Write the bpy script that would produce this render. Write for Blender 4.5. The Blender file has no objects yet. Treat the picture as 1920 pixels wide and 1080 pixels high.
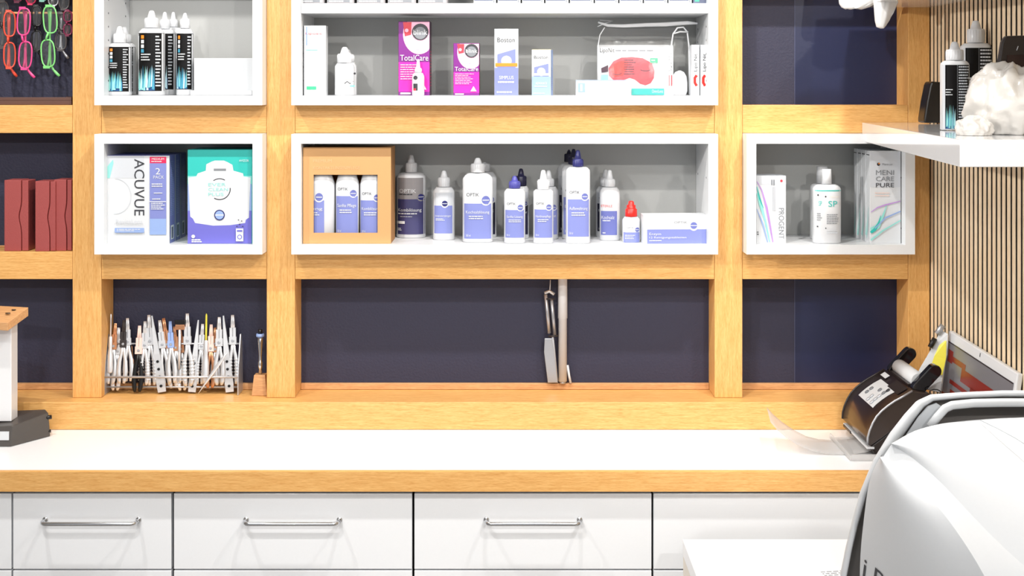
import bpy, math, random
from mathutils import Vector, Matrix, noise
random.seed(4)
sc = bpy.context.scene
COL = sc.collection
F, H, YH, CX = 2500.0, 1.711, 160.0, 960.0

# ---------------------------------------------------------------- camera, light, exposure
cam = bpy.data.cameras.new('camera'); camo = bpy.data.objects.new('camera', cam); COL.objects.link(camo)
camo.location = (0, 0, H); camo.rotation_euler = (math.pi / 2, 0, 0)
cam.sensor_width = 36; cam.lens = 36 * F / 1920; cam.shift_y = -(540 - YH) / 1920
cam.clip_start = 0.05; cam.clip_end = 50
sc.camera = camo
sc.view_settings.view_transform = 'Standard'; sc.view_settings.look = 'None'
sc.view_settings.gamma = 1; sc.view_settings.use_curve_mapping = False
sc.view_settings.exposure = 0.36
w = bpy.data.worlds.new('world'); sc.world = w; w.use_nodes = True
w.node_tree.nodes['Background'].inputs[0].default_value = (0.93, 0.96, 1, 1)
w.node_tree.nodes['Background'].inputs[1].default_value = 0.5

def spot(loc, aim, power, size=1.6, blend=0.6, radius=0.03, col=(1, 0.97, 0.93)):
    l = bpy.data.lights.new('ceiling_or_fill_spot', 'SPOT'); l.energy = power; l.spot_size = size; l.spot_blend = blend
    l.shadow_soft_size = radius; l.color = col
    o = bpy.data.objects.new('ceiling_or_fill_spot', l); COL.objects.link(o); o.location = loc
    o.rotation_euler = (Vector(aim) - Vector(loc)).to_track_quat('-Z', 'Y').to_euler()
    return o
# overhead row, close to the shelving
for X in (-1.15, 0.05, 1.0 - 0.12):
    spot((X, 2.25, 2.82), (X * 0.9, 2.98, 0.9), 46, 2.1)
# middle and far rows, graze under the top boards of the boxes
for X in (-0.75, 0.72):
    spot((X, 1.07, 2.8), (X * 0.6, 3.2, 1.3), 48, 1.05)
for X in (-1.1, 1.1):
    spot((X, -1.0, 2.8), (X * 0.3, 3.2, 1.2), 80, 0.8)
spot((-2.5, 1.35, 2.3), (1.0, 2.75, 1.45), 150, 0.55)  # added side spot below the ceiling, there to brighten the slatted wall
al = bpy.data.lights.new('overhead_fill', 'AREA'); al.energy = 15; al.shape = 'RECTANGLE'; al.size = 2.4; al.size_y = 0.6  # soft area fill added overhead, not a real fixture
alo = bpy.data.objects.new('overhead_fill', al); COL.objects.link(alo); alo.location = (0, 0.9, 2.85); alo.rotation_euler = (math.radians(28), 0, 0)

# ---------------------------------------------------------------- colour and materials
def lin(c):
    if isinstance(c, str):
        c = [int(c[i:i + 2], 16) / 255 for i in (0, 2, 4)]
    return tuple(((x / 12.92) if x <= 0.04045 else ((x + 0.055) / 1.055) ** 2.4) for x in c) + (1,)
M = {}
def mat(name, col, rough=0.5, metal=0.0, bump=0.0, bscale=200, emit=0.0, coat=0.0, spec=None, trans=0.0, alpha=1.0, var=0.0, sss=0.0):
    m = bpy.data.materials.new(name); m.use_nodes = True; nt = m.node_tree; b = nt.nodes['Principled BSDF']
    b.inputs['Base Color'].default_value = lin(col); b.inputs['Roughness'].default_value = rough; b.inputs['Metallic'].default_value = metal
    if coat: b.inputs['Coat Weight'].default_value = coat; b.inputs['Coat Roughness'].default_value = 0.08
    if spec is not None: b.inputs['Specular IOR Level'].default_value = spec
    if trans: b.inputs['Transmission Weight'].default_value = trans
    if alpha < 1: b.inputs['Alpha'].default_value = alpha
    if emit:
        b.inputs['Emission Color'].default_value = lin(col); b.inputs['Emission Strength'].default_value = emit
    tc = nt.nodes.new('ShaderNodeTexCoord')
    ns = nt.nodes.new('ShaderNodeTexNoise'); ns.inputs['Scale'].default_value = bscale; ns.inputs['Detail'].default_value = 3
    nt.links.new(tc.outputs['Object'], ns.inputs['Vector'])
    if bump:
        bp = nt.nodes.new('ShaderNodeBump'); bp.inputs['Strength'].default_value = bump; bp.inputs['Distance'].default_value = 0.001
        nt.links.new(ns.outputs['Fac'], bp.inputs['Height']); nt.links.new(bp.outputs['Normal'], b.inputs['Normal'])
    mx = nt.nodes.new('ShaderNodeMix'); mx.data_type = 'RGBA'
    c = lin(col); k = 1 - (var or 0.03)
    mx.inputs[6].default_value = (c[0] * k, c[1] * k, c[2] * k, 1); mx.inputs[7].default_value = c
    nt.links.new(ns.outputs['Fac'], mx.inputs[0]); nt.links.new(mx.outputs[2], b.inputs['Base Color'])
    M[name] = m; return m
def oak(name, axis, c1, c2, rough=0.42, sc_=1.0):
    m = bpy.data.materials.new(name); m.use_nodes = True; nt = m.node_tree; b = nt.nodes['Principled BSDF']
    tc = nt.nodes.new('ShaderNodeTexCoord'); mp = nt.nodes.new('ShaderNodeMapping')
    s = [150 * sc_] * 3; s['XYZ'.index(axis)] = 11 * sc_; mp.inputs['Scale'].default_value = s
    n1 = nt.nodes.new('ShaderNodeTexNoise'); n1.inputs['Scale'].default_value = 1.6; n1.inputs['Detail'].default_value = 7; n1.inputs['Roughness'].default_value = 0.62; n1.inputs['Distortion'].default_value = 0.5
    n2 = nt.nodes.new('ShaderNodeTexNoise'); n2.inputs['Scale'].default_value = 7; n2.inputs['Detail'].default_value = 4
    rp = nt.nodes.new('ShaderNodeValToRGB'); rp.color_ramp.elements[0].position = 0.34; rp.color_ramp.elements[1].position = 0.62
    rp.color_ramp.elements[0].color = lin(c1); rp.color_ramp.elements[1].color = lin(c2)
    ad = nt.nodes.new('ShaderNodeMath'); ad.operation = 'MULTIPLY_ADD'; ad.inputs[1].default_value = 0.45; 
    mu = nt.nodes.new('ShaderNodeMath'); mu.operation = 'MULTIPLY'; mu.inputs[1].default_value = 0.55
    L = nt.links.new
    L(tc.outputs['Object'], mp.inputs['Vector']); L(mp.outputs['Vector'], n1.inputs['Vector']); L(mp.outputs['Vector'], n2.inputs['Vector'])
    L(n1.outputs['Fac'], mu.inputs[0]); L(n2.outputs['Fac'], ad.inputs[0]); L(mu.outputs[0], ad.inputs[2]); L(ad.outputs[0], rp.inputs['Fac'])
    L(rp.outputs['Color'], b.inputs['Base Color']); b.inputs['Roughness'].default_value = rough
    bp = nt.nodes.new('ShaderNodeBump'); bp.inputs['Strength'].default_value = 0.15; bp.inputs['Distance'].default_value = 0.001
    L(n1.outputs['Fac'], bp.inputs['Height']); L(bp.outputs['Normal'], b.inputs['Normal'])
    M[name] = m; return m
def clear(name, tint=0.9, refl=0.12, rough=0.08, white=0.08):
    m = bpy.data.materials.new(name); m.use_nodes = True; nt = m.node_tree; nt.nodes.remove(nt.nodes['Principled BSDF'])
    out = nt.nodes['Material Output']; tr = nt.nodes.new('ShaderNodeBsdfTransparent'); tr.inputs[0].default_value = (tint, tint, tint, 1)
    gl = nt.nodes.new('ShaderNodeBsdfGlossy'); gl.inputs['Roughness'].default_value = rough
    df = nt.nodes.new('ShaderNodeBsdfDiffuse'); df.inputs[0].default_value = (0.9, 0.9, 0.9, 1)
    ns = nt.nodes.new('ShaderNodeTexNoise'); ns.inputs['Scale'].default_value = 40; tc = nt.nodes.new('ShaderNodeTexCoord')
    bp = nt.nodes.new('ShaderNodeBump'); bp.inputs['Strength'].default_value = 0.5; bp.inputs['Distance'].default_value = 0.004
    m1 = nt.nodes.new('ShaderNodeMixShader'); m2 = nt.nodes.new('ShaderNodeMixShader'); m1.inputs[0].default_value = refl; m2.inputs[0].default_value = white
    L = nt.links.new
    L(tc.outputs['Object'], ns.inputs['Vector']); L(ns.outputs['Fac'], bp.inputs['Height']); L(bp.outputs['Normal'], gl.inputs['Normal'])
    L(tr.outputs[0], m1.inputs[1]); L(gl.outputs[0], m1.inputs[2]); L(m1.outputs[0], m2.inputs[1]); L(df.outputs[0], m2.inputs[2]); L(m2.outputs[0], out.inputs['Surface'])
    M[name] = m; return m

oak('oak_x', 'X', 'CC9049', 'EAB974'); oak('oak_z', 'Z', 'CC9049', 'EAB974'); oak('oak_y', 'Y', 'CC9049', 'EAB974')
oak('slat_oak', 'Z', 'DCC09A', 'F7E4C6', 0.5)
oak('light_wood', 'X', 'B98455', 'D9A875', 0.5)
mat('seam', '4A5070', 0.5); mat('back_grey', 'B3B4B2', 0.5); mat('slat_side', '1C1310', 0.8)
mat('blue_paper', '2C2D44', 0.62, bump=0.9, bscale=170, var=0.15)
mat('blue_smooth', '1B2243', 0.4, bump=0.25, bscale=90)
mat('white_board', 'E2E4E6', 0.32); mat('white_front', 'F1F3F6', 0.22); mat('white_top', 'F4F5F7', 0.3)
mat('white_gloss', 'ECEDEF', 0.08, coat=0.4); mat('room_white', 'E9E9E8', 0.8); mat('floor_grey', '9A958F', 0.5)
mat('chrome', 'D5D7DA', 0.16, 1.0); mat('steel', 'E4E5E7', 0.35, 0.7); mat('steel_soft', 'B9BBC0', 0.38, 0.8); mat('copper', 'D69A72', 0.3, 0.8)
mat('alu', 'C9CBD0', 0.4, 0.7); mat('black', '0E0D0E', 0.3); mat('stand_grey', '4C4845', 0.35); mat('black_gloss', '0B090A', 0.08, coat=0.6); mat('dark', '2B2524', 0.4)
mat('white_plastic', 'D9DBDE', 0.3); mat('white_card', 'D4D7DA', 0.45); mat('paper', 'EFF0F2', 0.7); mat('cream', 'E9E2D6', 0.6)
mat('navy', '2C2E6B', 0.35); mat('navy_dark', '1C1B3B', 0.35); mat('cap_blue', '4A4A9A', 0.35)
mat('opt_blue', '7C85C2', 0.4); mat('opt_blue2', '6870B2', 0.4); mat('opt_dark', '3C3B66', 0.4); mat('opt_grey', '8D8A8C', 0.4); mat('pale_blue', '8FA8D8', 0.4)
mat('ink', '35363C', 0.5); mat('ink_grey', '7E8288', 0.5); mat('ink_pale', 'C7CBD1', 0.5); mat('red', 'E0241C', 0.35); mat('red_print', 'CE3A48', 0.4)
mat('crimson', 'D21F55', 0.4); mat('teal', '2BB7AE', 0.4); mat('teal_pale', '8FD6CF', 0.4); mat('violet', '6D6BC4', 0.4); mat('green', '3FC487', 0.4)
mat('magenta', 'D626A6', 0.35); mat('purple', '7D2285', 0.35); mat('plum', '3A1230', 0.35); mat('pink_pale', 'F2B6CE', 0.4); mat('orange', 'F08A28', 0.4)
mat('cardboard', 'C99A66', 0.75, bump=0.2, bscale=300); mat('cardboard_light', 'D9B081', 0.75); mat('cardboard_dark', 'A87845', 0.8)
mat('maroon', '9E4A48', 0.42, bump=0.4, bscale=400); mat('maroon_dark', '6A2528', 0.45)
mat('bottle_black', '0C0B0C', 0.5, spec=0.2); mat('flame_blue', '4FA8C8', 0.35, var=0.5, bscale=90); mat('flame_pale', 'BFE4F0', 0.35); mat('flame_deep', '1F4E86', 0.35)
mat('yellow', 'E8DD4A', 0.4); mat('brown_wood', '5E4036', 0.5); mat('brown_dark', '2B1718', 0.4)
mat('hot_pink', 'E84A8C', 0.3); mat('lime', '7FD27A', 0.3); mat('smoke', '4A4546', 0.3); mat('wine', '7A2346', 0.3); mat('coral', 'E8503A', 0.3); mat('mint', '9FE8D8', 0.3)
mat('device_brown', '2A1F1D', 0.28, coat=0.3); mat('device_dark', '1E1513', 0.35); mat('machine_white', 'D8DBDE', 0.5); mat('machine_grey', 'C9CDD1', 0.4); mat('cavity', '6D6966', 0.6)
mat('screen_grey', '6E6C70', 0.25, emit=0.1); mat('screen_red', '7A241C', 0.25, emit=0.06); mat('screen_dark', '2A2022', 0.25, emit=0.1)
mat('pinkish', 'E8C9BE', 0.5); mat('lilac', 'B78AD0', 0.5); mat('barcode', '5A6178', 0.6)
clear('clear_film', 0.97, 0.025, 0.3, 0.02); clear('lens_clear', 0.9, 0.05, 0.03, 0.01); clear('hazy_film', 0.9, 0.1, 0.25, 0.3)
mat('crumple', 'C9C6C1', 0.25, bump=0.6, bscale=60, coat=0.3)
mat('crumple_clear', 'E9E9E8', 0.25, bump=0.6, bscale=60, coat=0.3)

# ---------------------------------------------------------------- mesh builder
_tx = {}
def text_geo(s):
    if s in _tx: return _tx[s]
    cu = bpy.data.curves.new('t', 'FONT'); cu.body = s; cu.size = 1.0; cu.resolution_u = 3
    o = bpy.data.objects.new('t', cu); COL.objects.link(o)
    dg = bpy.context.evaluated_depsgraph_get(); dg.update()
    me = bpy.data.meshes.new_from_object(o.evaluated_get(dg))
    vs = [(v.co.x, v.co.y) for v in me.vertices]; fs = [tuple(p.vertices) for p in me.polygons]
    bpy.data.objects.remove(o); bpy.data.curves.remove(cu); bpy.data.meshes.remove(me)
    if vs:
        x0 = min(v[0] for v in vs); x1 = max(v[0] for v in vs); y0 = min(v[1] for v in vs); y1 = max(v[1] for v in vs)
    else: x0 = y0 = 0; x1 = y1 = 1
    _tx[s] = (vs, fs, x0, x1, y0, y1); return _tx[s]

class MB:
    def __init__(s): s.v = []; s.f = []; s.m = []; s.sm = []; s.mats = []; s.T = None
    def mi(s, n):
        if n not in s.mats: s.mats.append(n)
        return s.mats.index(n)
    def add(s, vs, fs, m, smooth=False):
        b = len(s.v); k = s.mi(m)
        for p in vs: s.v.append(tuple(s.T @ Vector(p)) if s.T else tuple(p))
        for f in fs: s.f.append(tuple(b + i for i in f)); s.m.append(k); s.sm.append(smooth)
        return s
    def box(s, x0, x1, y0, y1, z0, z1, m):
        return s.add([(x0, y0, z0), (x1, y0, z0), (x1, y1, z0), (x0, y1, z0), (x0, y0, z1), (x1, y0, z1), (x1, y1, z1), (x0, y1, z1)],
              [(0, 1, 5, 4), (1, 2, 6, 5), (2, 3, 7, 6), (3, 0, 4, 7), (4, 5, 6, 7), (3, 2, 1, 0)], m)
    def prism(s, poly, y0, y1, m, smooth=False):           # polygon in XZ pushed along Y
        n = len(poly)
        a = sum(poly[i][0] * poly[(i + 1) % n][1] - poly[(i + 1) % n][0] * poly[i][1] for i in range(n))
        if a < 0: poly = poly[::-1]
        vs = [(x, y0, z) for x, z in poly] + [(x, y1, z) for x, z in poly]
        s.add(vs, [tuple(range(n)), tuple(range(2 * n - 1, n - 1, -1))], m)
        b = len(s.v) - 2 * n; k = s.mi(m)
        for i in range(n):
            j = (i + 1) % n; s.f.append((b + j, b + i, b + n + i, b + n + j)); s.m.append(k); s.sm.append(smooth)
        return s
    def lathe(s, prof, m, cx=0, cy=0, ry=1.0, n=2.0, seg=28, smooth=True):      # prof: (z, r)
        vs = []; fs = []
        for z, r in prof:
            for i in range(seg):
                a = 2 * math.pi * i / seg; c, d = math.cos(a), math.sin(a)
                q = (abs(c) ** n + abs(d) ** n) ** (-1.0 / n)
                vs.append((cx + r * q * c, cy + r * ry * q * d, z))
        for k in range(len(prof) - 1):
            for i in range(seg):
                j = (i + 1) % seg; fs.append((k * seg + i, k * seg + j, (k + 1) * seg + j, (k + 1) * seg + i))
        s.add(vs, fs, m, smooth)
        k0 = len(s.v) - len(vs); kk = s.mi(m)
        s.f.append(tuple(k0 + i for i in reversed(range(seg)))); s.m.append(kk); s.sm.append(False)
        s.f.append(tuple(k0 + (len(prof) - 1) * seg + i for i in range(seg))); s.m.append(kk); s.sm.append(False)
        return s
    def tube(s, pts, r, m, seg=8, closed=False, flat=1.0):
        pts = [Vector(p) for p in pts]; n = len(pts); vs = []; fs = []
        rr = r if isinstance(r, (list, tuple)) else [r] * n
        up = Vector((0, 1, 0.01)).normalized()
        for k in range(n):
            a = pts[(k - 1) % n] if (closed or k > 0) else pts[k]; b = pts[(k + 1) % n] if (closed or k < n - 1) else pts[k]
            t = (b - a).normalized(); u = up - t * up.dot(t)
            if u.length < 0.05: u = Vector((1, 0, 0)) - t * t.x
            u.normalize(); w_ = t.cross(u)
            for i in range(seg):
                an = 2 * math.pi * i / seg
                vs.append(pts[k] + u * math.cos(an) * rr[k] * flat + w_ * math.sin(an) * rr[k])
        for k in range(n if closed else n - 1):
            for i in range(seg):
                j = (i + 1) % seg; k2 = (k + 1) % n
                fs.append((k * seg + i, k * seg + j, k2 * seg + j, k2 * seg + i))
        if not closed: fs += [tuple(reversed(range(seg))), tuple((n - 1) * seg + i for i in range(seg))]
        return s.add(vs, fs, m, True)
    def grid(s, rows, m, smooth=True):
        n = len(rows[0]); vs = [p for r in rows for p in r]
        fs = [(k * n + i, k * n + i + 1, (k + 1) * n + i + 1, (k + 1) * n + i) for k in range(len(rows) - 1) for i in range(n - 1)]
        return s.add(vs, fs, m, smooth)
    def sphere(s, c, r, m, seg=16, rings=10, sc_=(1, 1, 1)):
        prof = [(-math.cos(math.pi * k / rings), max(1e-4, math.sin(math.pi * k / rings))) for k in range(rings + 1)]
        vs = []; fs = []
        for z, q in prof:
            for i in range(seg):
                a = 2 * math.pi * i / seg; vs.append((c[0] + r * sc_[0] * q * math.cos(a), c[1] + r * sc_[1] * q * math.sin(a), c[2] + r * sc_[2] * z))
        for k in range(rings):
            for i in range(seg):
                j = (i + 1) % seg; fs.append((k * seg + i, k * seg + j, (k + 1) * seg + j, (k + 1) * seg + i))
        return s.add(vs, fs, m, True)
    def build(s, name, parent=None, bevel=0, solid=0, sub=0):
        me = bpy.data.meshes.new(name); me.from_pydata(s.v, [], s.f); 
        for n in s.mats: me.materials.append(M[n])
        me.polygons.foreach_set('material_index', s.m); me.polygons.foreach_set('use_smooth', s.sm); me.update()
        o = bpy.data.objects.new(name, me); COL.objects.link(o)
        if parent: o.parent = parent
        if solid: md = o.modifiers.new('solid', 'SOLIDIFY'); md.thickness = solid; md.offset = 0
        if sub: md = o.modifiers.new('sub', 'SUBSURF'); md.levels = sub; md.render_levels = sub
        if bevel:
            md = o.modifiers.new('bevel', 'BEVEL'); md.width = bevel; md.segments = 2; md.limit_method = 'ANGLE'; md.angle_limit = math.radians(50); md.harden_normals = False
        return o

def tag(o, label=None, cat=None, group=None, kind=None):
    if label: o['label'] = label
    if cat: o['category'] = cat
    if group: o['group'] = group
    if kind: o['kind'] = kind
    return o
def thing(name, label, cat, loc=(0, 0, 0), rz=0, group=None):
    o = bpy.data.objects.new(name, None); COL.objects.link(o); o.location = loc; o.rotation_euler = (0, 0, rz); o.empty_display_size = 0.02
    return tag(o, label, cat, group)
def struct(o): o['kind'] = 'structure'; return o
def copy_tree(o, label, loc=None, parent=None):
    c = o.copy(); COL.objects.link(c)
    if label: c['label'] = label
    if loc is not None: c.location = loc
    for ch in o.children:
        d = ch.copy(); COL.objects.link(d); d.parent = c
        for g in ch.children:
            e = g.copy(); COL.objects.link(e); e.parent = d
    return c
def WX(px, d): return (px - CX) * d / F
def WZ(py, d): return H - (py - YH) * d / F
def W(px, py, d): return Vector((WX(px, d), d, WZ(py, d)))

# printing on a surface; coordinates are read off as (px, py) of the thing's own front face
class Print:
    def __init__(s, mb, pxc, base, k, surf=lambda x: 0.0):
        s.mb, s.c, s.b, s.k, s.surf, s.n = mb, pxc, base, k, surf, 1
    def P(s, px, py, off):
        x = (px - s.c) * s.k; return (x, s.surf(x) - off, (s.b - py) * s.k)
    def off(s): s.n += 1; return 0.00022 * s.n
    def rect(s, x0, y0, x1, y1, m, cols=12):
        o = s.off(); rows = []
        for y in (y1, y0): rows.append([s.P(x0 + (x1 - x0) * i / cols, y, o) for i in range(cols + 1)])
        s.mb.grid(rows, m, False); return s
    def circle(s, cx, cy, r, m, seg=20):
        o = s.off(); s.mb.add([s.P(cx + r * math.cos(2 * math.pi * i / seg), cy - r * math.sin(2 * math.pi * i / seg), o) for i in range(seg)], [tuple(range(seg))], m); return s
    def poly(s, pts, m):
        o = s.off(); a = sum(pts[i][0] * pts[(i + 1) % len(pts)][1] - pts[(i + 1) % len(pts)][0] * pts[i][1] for i in range(len(pts)))
        if a > 0: pts = pts[::-1]
        s.mb.add([s.P(x, y, o) for x, y in pts], [tuple(range(len(pts)))], m); return s
    def line(s, pts, wd, m):
        o = s.off(); L = []; R = []
        for i, p in enumerate(pts):
            a = pts[max(0, i - 1)]; b = pts[min(len(pts) - 1, i + 1)]; dx, dy = b[0] - a[0], b[1] - a[1]; l = math.hypot(dx, dy) or 1
            ww = wd[i] if isinstance(wd, (list, tuple)) else wd
            nx, ny = -dy / l * ww / 2, dx / l * ww / 2; L.append(s.P(p[0] + nx, p[1] + ny, o)); R.append(s.P(p[0] - nx, p[1] - ny, o))
        s.mb.grid([L, R], m, False); return s
    def arc(s, cx, cy, r, a0, a1, wd, m, ry=None):
        return s.line([(cx + r * math.cos(math.radians(a0 + (a1 - a0) * i / 20)), cy - (ry or r) * math.sin(math.radians(a0 + (a1 - a0) * i / 20))) for i in range(21)], wd, m)
    def text(s, t, x0, y0, x1, y1, m, rot=0):              # fit text in the box; rot 90 = reads downwards
        vs, fs, a0, a1, b0, b1 = text_geo(t); o = s.off(); out = []
        for x, y in vs:
            u = (x - a0) / (a1 - a0); v = (y - b0) / (b1 - b0)
            if rot == 90: px, py = x0 + (x1 - x0) * v, y0 + (y1 - y0) * u
            elif rot == -90: px, py = x1 - (x1 - x0) * v, y1 - (y1 - y0) * u
            else: px, py = x0 + (x1 - x0) * u, y1 - (y1 - y0) * v
            out.append(s.P(px, py, o))
        s.mb.add(out, fs, m); return s
    def small(s, x0, y0, x1, y1, rows, m, fill=0.5):       # unreadably small print: broken lines
        o = s.off(); rnd = random.Random(int(x0 * 7 + y0 * 3 + rows)); h = (y1 - y0) / rows
        for r in range(rows):
            x = x0; e = x1 - (x1 - x0) * rnd.random() * 0.35
            while x < e:
                wd = min((x1 - x0) * (0.06 + 0.16 * rnd.random()), e - x); ya = y0 + r * h; yb = ya + h * fill
                s.mb.add([s.P(x, yb, o), s.P(x + wd, yb, o), s.P(x + wd, ya, o), s.P(x, ya, o)], [(0, 1, 2, 3)], m); x += wd + (x1 - x0) * 0.025
        return s

# ---------------------------------------------------------------- setting
DP, DB, DL, DC = 3.18, 3.277, 3.138, 2.80        # posts' front, blue wall, ledge front, counter front
DBX, DBI = 3.125, 3.335                           # boxes' front and inner back
ZL, ZC = 0.9654, 0.900
k = DP / F
PXL = [(-228, -174), (136, 190), (500, 553), (1340, 1392), (1703, 1743.5)]
posts = [((a - CX) * k, (b - CX) * k) for a, b in PXL]
XW = 0.9975
BEAM = [(-76, -24), (197, 249.5), (472, 523.5)]
beams = [(WZ(b, DP), WZ(a, DP)) for a, b in BEAM]
bays = [(posts[i][1], posts[i + 1][0]) for i in range(4)]
boxcells = {(1, 0), (1, 1), (2, 0), (2, 1), (3, 1)}     # (bay, row): row 0 top, row 1 middle
T = 0.0005
# blue wall, opened where the boxes are let in
mb = MB()
zrow = [(beams[1][1], beams[0][0]), (beams[2][1], beams[1][0])]
xs = [-3.0] + [v for b in bays[1:] for v in b] + [XW]
xcuts = sorted(set([-3.0, bays[1][0], bays[1][1], bays[2][0], bays[2][1], bays[3][0], WX(1490, DB), bays[3][1], XW]))
zcuts = sorted(set([-0.05, zrow[1][0], zrow[1][1], zrow[0][0], zrow[0][1], 2.9]))
for i in range(len(xcuts) - 1):
    for j in range(len(zcuts) - 1):
        xm = (xcuts[i] + xcuts[i + 1]) / 2; zm = (zcuts[j] + zcuts[j + 1]) / 2
        if any(bays[b][0] < xm < bays[b][1] and zrow[r][0] < zm < zrow[r][1] for b, r in boxcells): continue
        mb.box(xcuts[i], xcuts[i + 1], DB, DB + 0.1, zcuts[j], zcuts[j + 1], 'blue_smooth' if xm > WX(1490, DB) else 'blue_paper')
xl = WX(1490, DB)
mb.box(xl - 0.0006, xl + 0.0006, DB - 0.0008, DB, ZL, beams[2][0], 'seam'); mb.box(xl - 0.0006, xl + 0.0006, DB - 0.0008, DB, beams[1][1], 2.3, 'seam')
struct(mb.build('wall_back'))
# slatted wall on the right
mb = MB(); mb.box(XW + 0.012, XW + 0.1, 0.4, DB + 0.1, 0, 2.9, 'slat_side')
p = 0.0272; y = DP - 0.004
while y > 0.5:
    mb.box(XW + 0.001, XW + 0.012, y - p * 0.62, y, 0.0, 2.9, 'slat_side')
    mb.box(XW, XW + 0.001, y - p * 0.62, y, 0.0, 2.9, 'slat_oak'); y -= p
struct(mb.build('wall_right'))
struct(MB().box(-3.0, XW + 0.1, -2.0, DB + 0.1, -0.1, 0, 'floor_grey').build('floor'))
struct(MB().box(-3.0, XW + 0.1, -2.0, DB + 0.1, 2.9, 3.0, 'room_white').build('ceiling'))
struct(MB().box(-3.1, -3.0, -2.0, DB + 0.1, 0, 2.9, 'room_white').build('wall_left'))

# oak framework with posts, beams and ledge
fr = thing('shelf_frame', 'oak post-and-beam shelving frame against the dark blue wall', 'shelving', (0, DP, ZC))
def fpart(name, x0, x1, y0, y1, z0, z1, m):
    o = MB().box(x0, x1, y0 - DP, y1 - DP, z0 - ZC, z1 - ZC, m).build(name, fr, bevel=0.0012); return o
for i, (a, b) in enumerate(posts):
    fpart('post', a, min(b, XW - T) if i == 4 else b, DP, DB - T, ZL + T, 2.35, 'oak_z')
for (z0, z1) in beams:
    fpart('beam', -2.2, posts[0][0] - T, DP, DB - T, z0, z1, 'oak_x')
    for i, (a, b) in enumerate(bays):
        if z0 > 1.7 and i in (1, 2): continue
        fpart('beam', a + T, b - T, DP, DB - T, z0, z1, 'oak_x')
led = fpart('ledge', -2.2, XW - T, DL, DB - T, ZC + T, ZL, 'oak_x')
for (a, b) in bays: fpart('back_strip', a + T, b - T, DB - 0.012, DB - T, ZL + T, ZL + 0.0155, 'light_wood')
for (a, b) in bays[:1]: fpart('back_strip', a + T, b - T, DB - 0.008, DB - T, beams[2][1] + T, beams[2][1] + 0.004, 'light_wood')

# white boxes let into the frame
def white_box(label, bay, row, shelf=None, holes=True):
    x0, x1 = bays[bay][0] + T, bays[bay][1] - T
    z0 = zrow[row][0] + T; z1 = zrow[row][1] - T
    if row == 0: z1 = WZ(-140, DBX)
    t = thing('wall_box', label, 'shelf box', ((x0 + x1) / 2, DBX, z0), 0, 'white display boxes set into the oak frame')
    hw = (x1 - x0) / 2; th = 0.0225; D = DBI - DBX; h = z1 - z0
    mb = MB()
    mb.box(-hw, -hw + th, 0, D + 0.008, 0, h, 'white_board'); mb.box(hw - th, hw, 0, D + 0.008, 0, h, 'white_board')
    mb.box(-hw + th, hw - th, 0, D + 0.008, 0, th, 'white_board'); mb.box(-hw + th, hw - th, 0, D + 0.008, h - th, h, 'white_board')
    carc = mb
    MB().box(-hw + th + T, hw - th - T, D, D + 0.007, th + T, h - th - T, 'back_grey').build('back_panel', t)
    for s in (-1, 1):
        for yy in (0.035, D - 0.035):
            z = th + 0.035
            while z < h - th - 0.01:
                mb.T = Matrix.Translation((s * (hw - th), yy, z)) @ Matrix.Rotation(math.pi / 2, 4, 'Y'); mb.lathe([(-0.0004, 0.0024), (0.0004, 0.0024)], 'ink', seg=8, smooth=False); z += 0.032 if row == 0 else 0.12
    mb.T = None; mb.build('carcass', t)
    if shelf:
        zz = WZ(shelf[1], DBX) - z0; z2 = WZ(shelf[0], DBX) - z0
        MB().box(-hw + th + T, hw - th - T, 0.001, D - T, zz, z2, 'white_board').build('shelf_board', t, bevel=0.0008)
    return t
white_box('white open box with black bottles, top left of the frame', 1, 0)
white_box('wide white open box with pink cartons and an upper shelf board', 2, 0, shelf=(6, 25))
white_box('white open box holding the pale contact lens packs and the teal carton', 1, 1)
white_box('wide white open box holding the cardboard carton and blue-labelled bottles', 2, 1)
white_box('white open box at right beside the slatted wall', 3, 1)
ZF1 = zrow[1][0] + T + 0.0225; ZF0 = zrow[0][0] + T + 0.0225; ZS0 = WZ(6, DBX)
HF1 = H - ZF1

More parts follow.
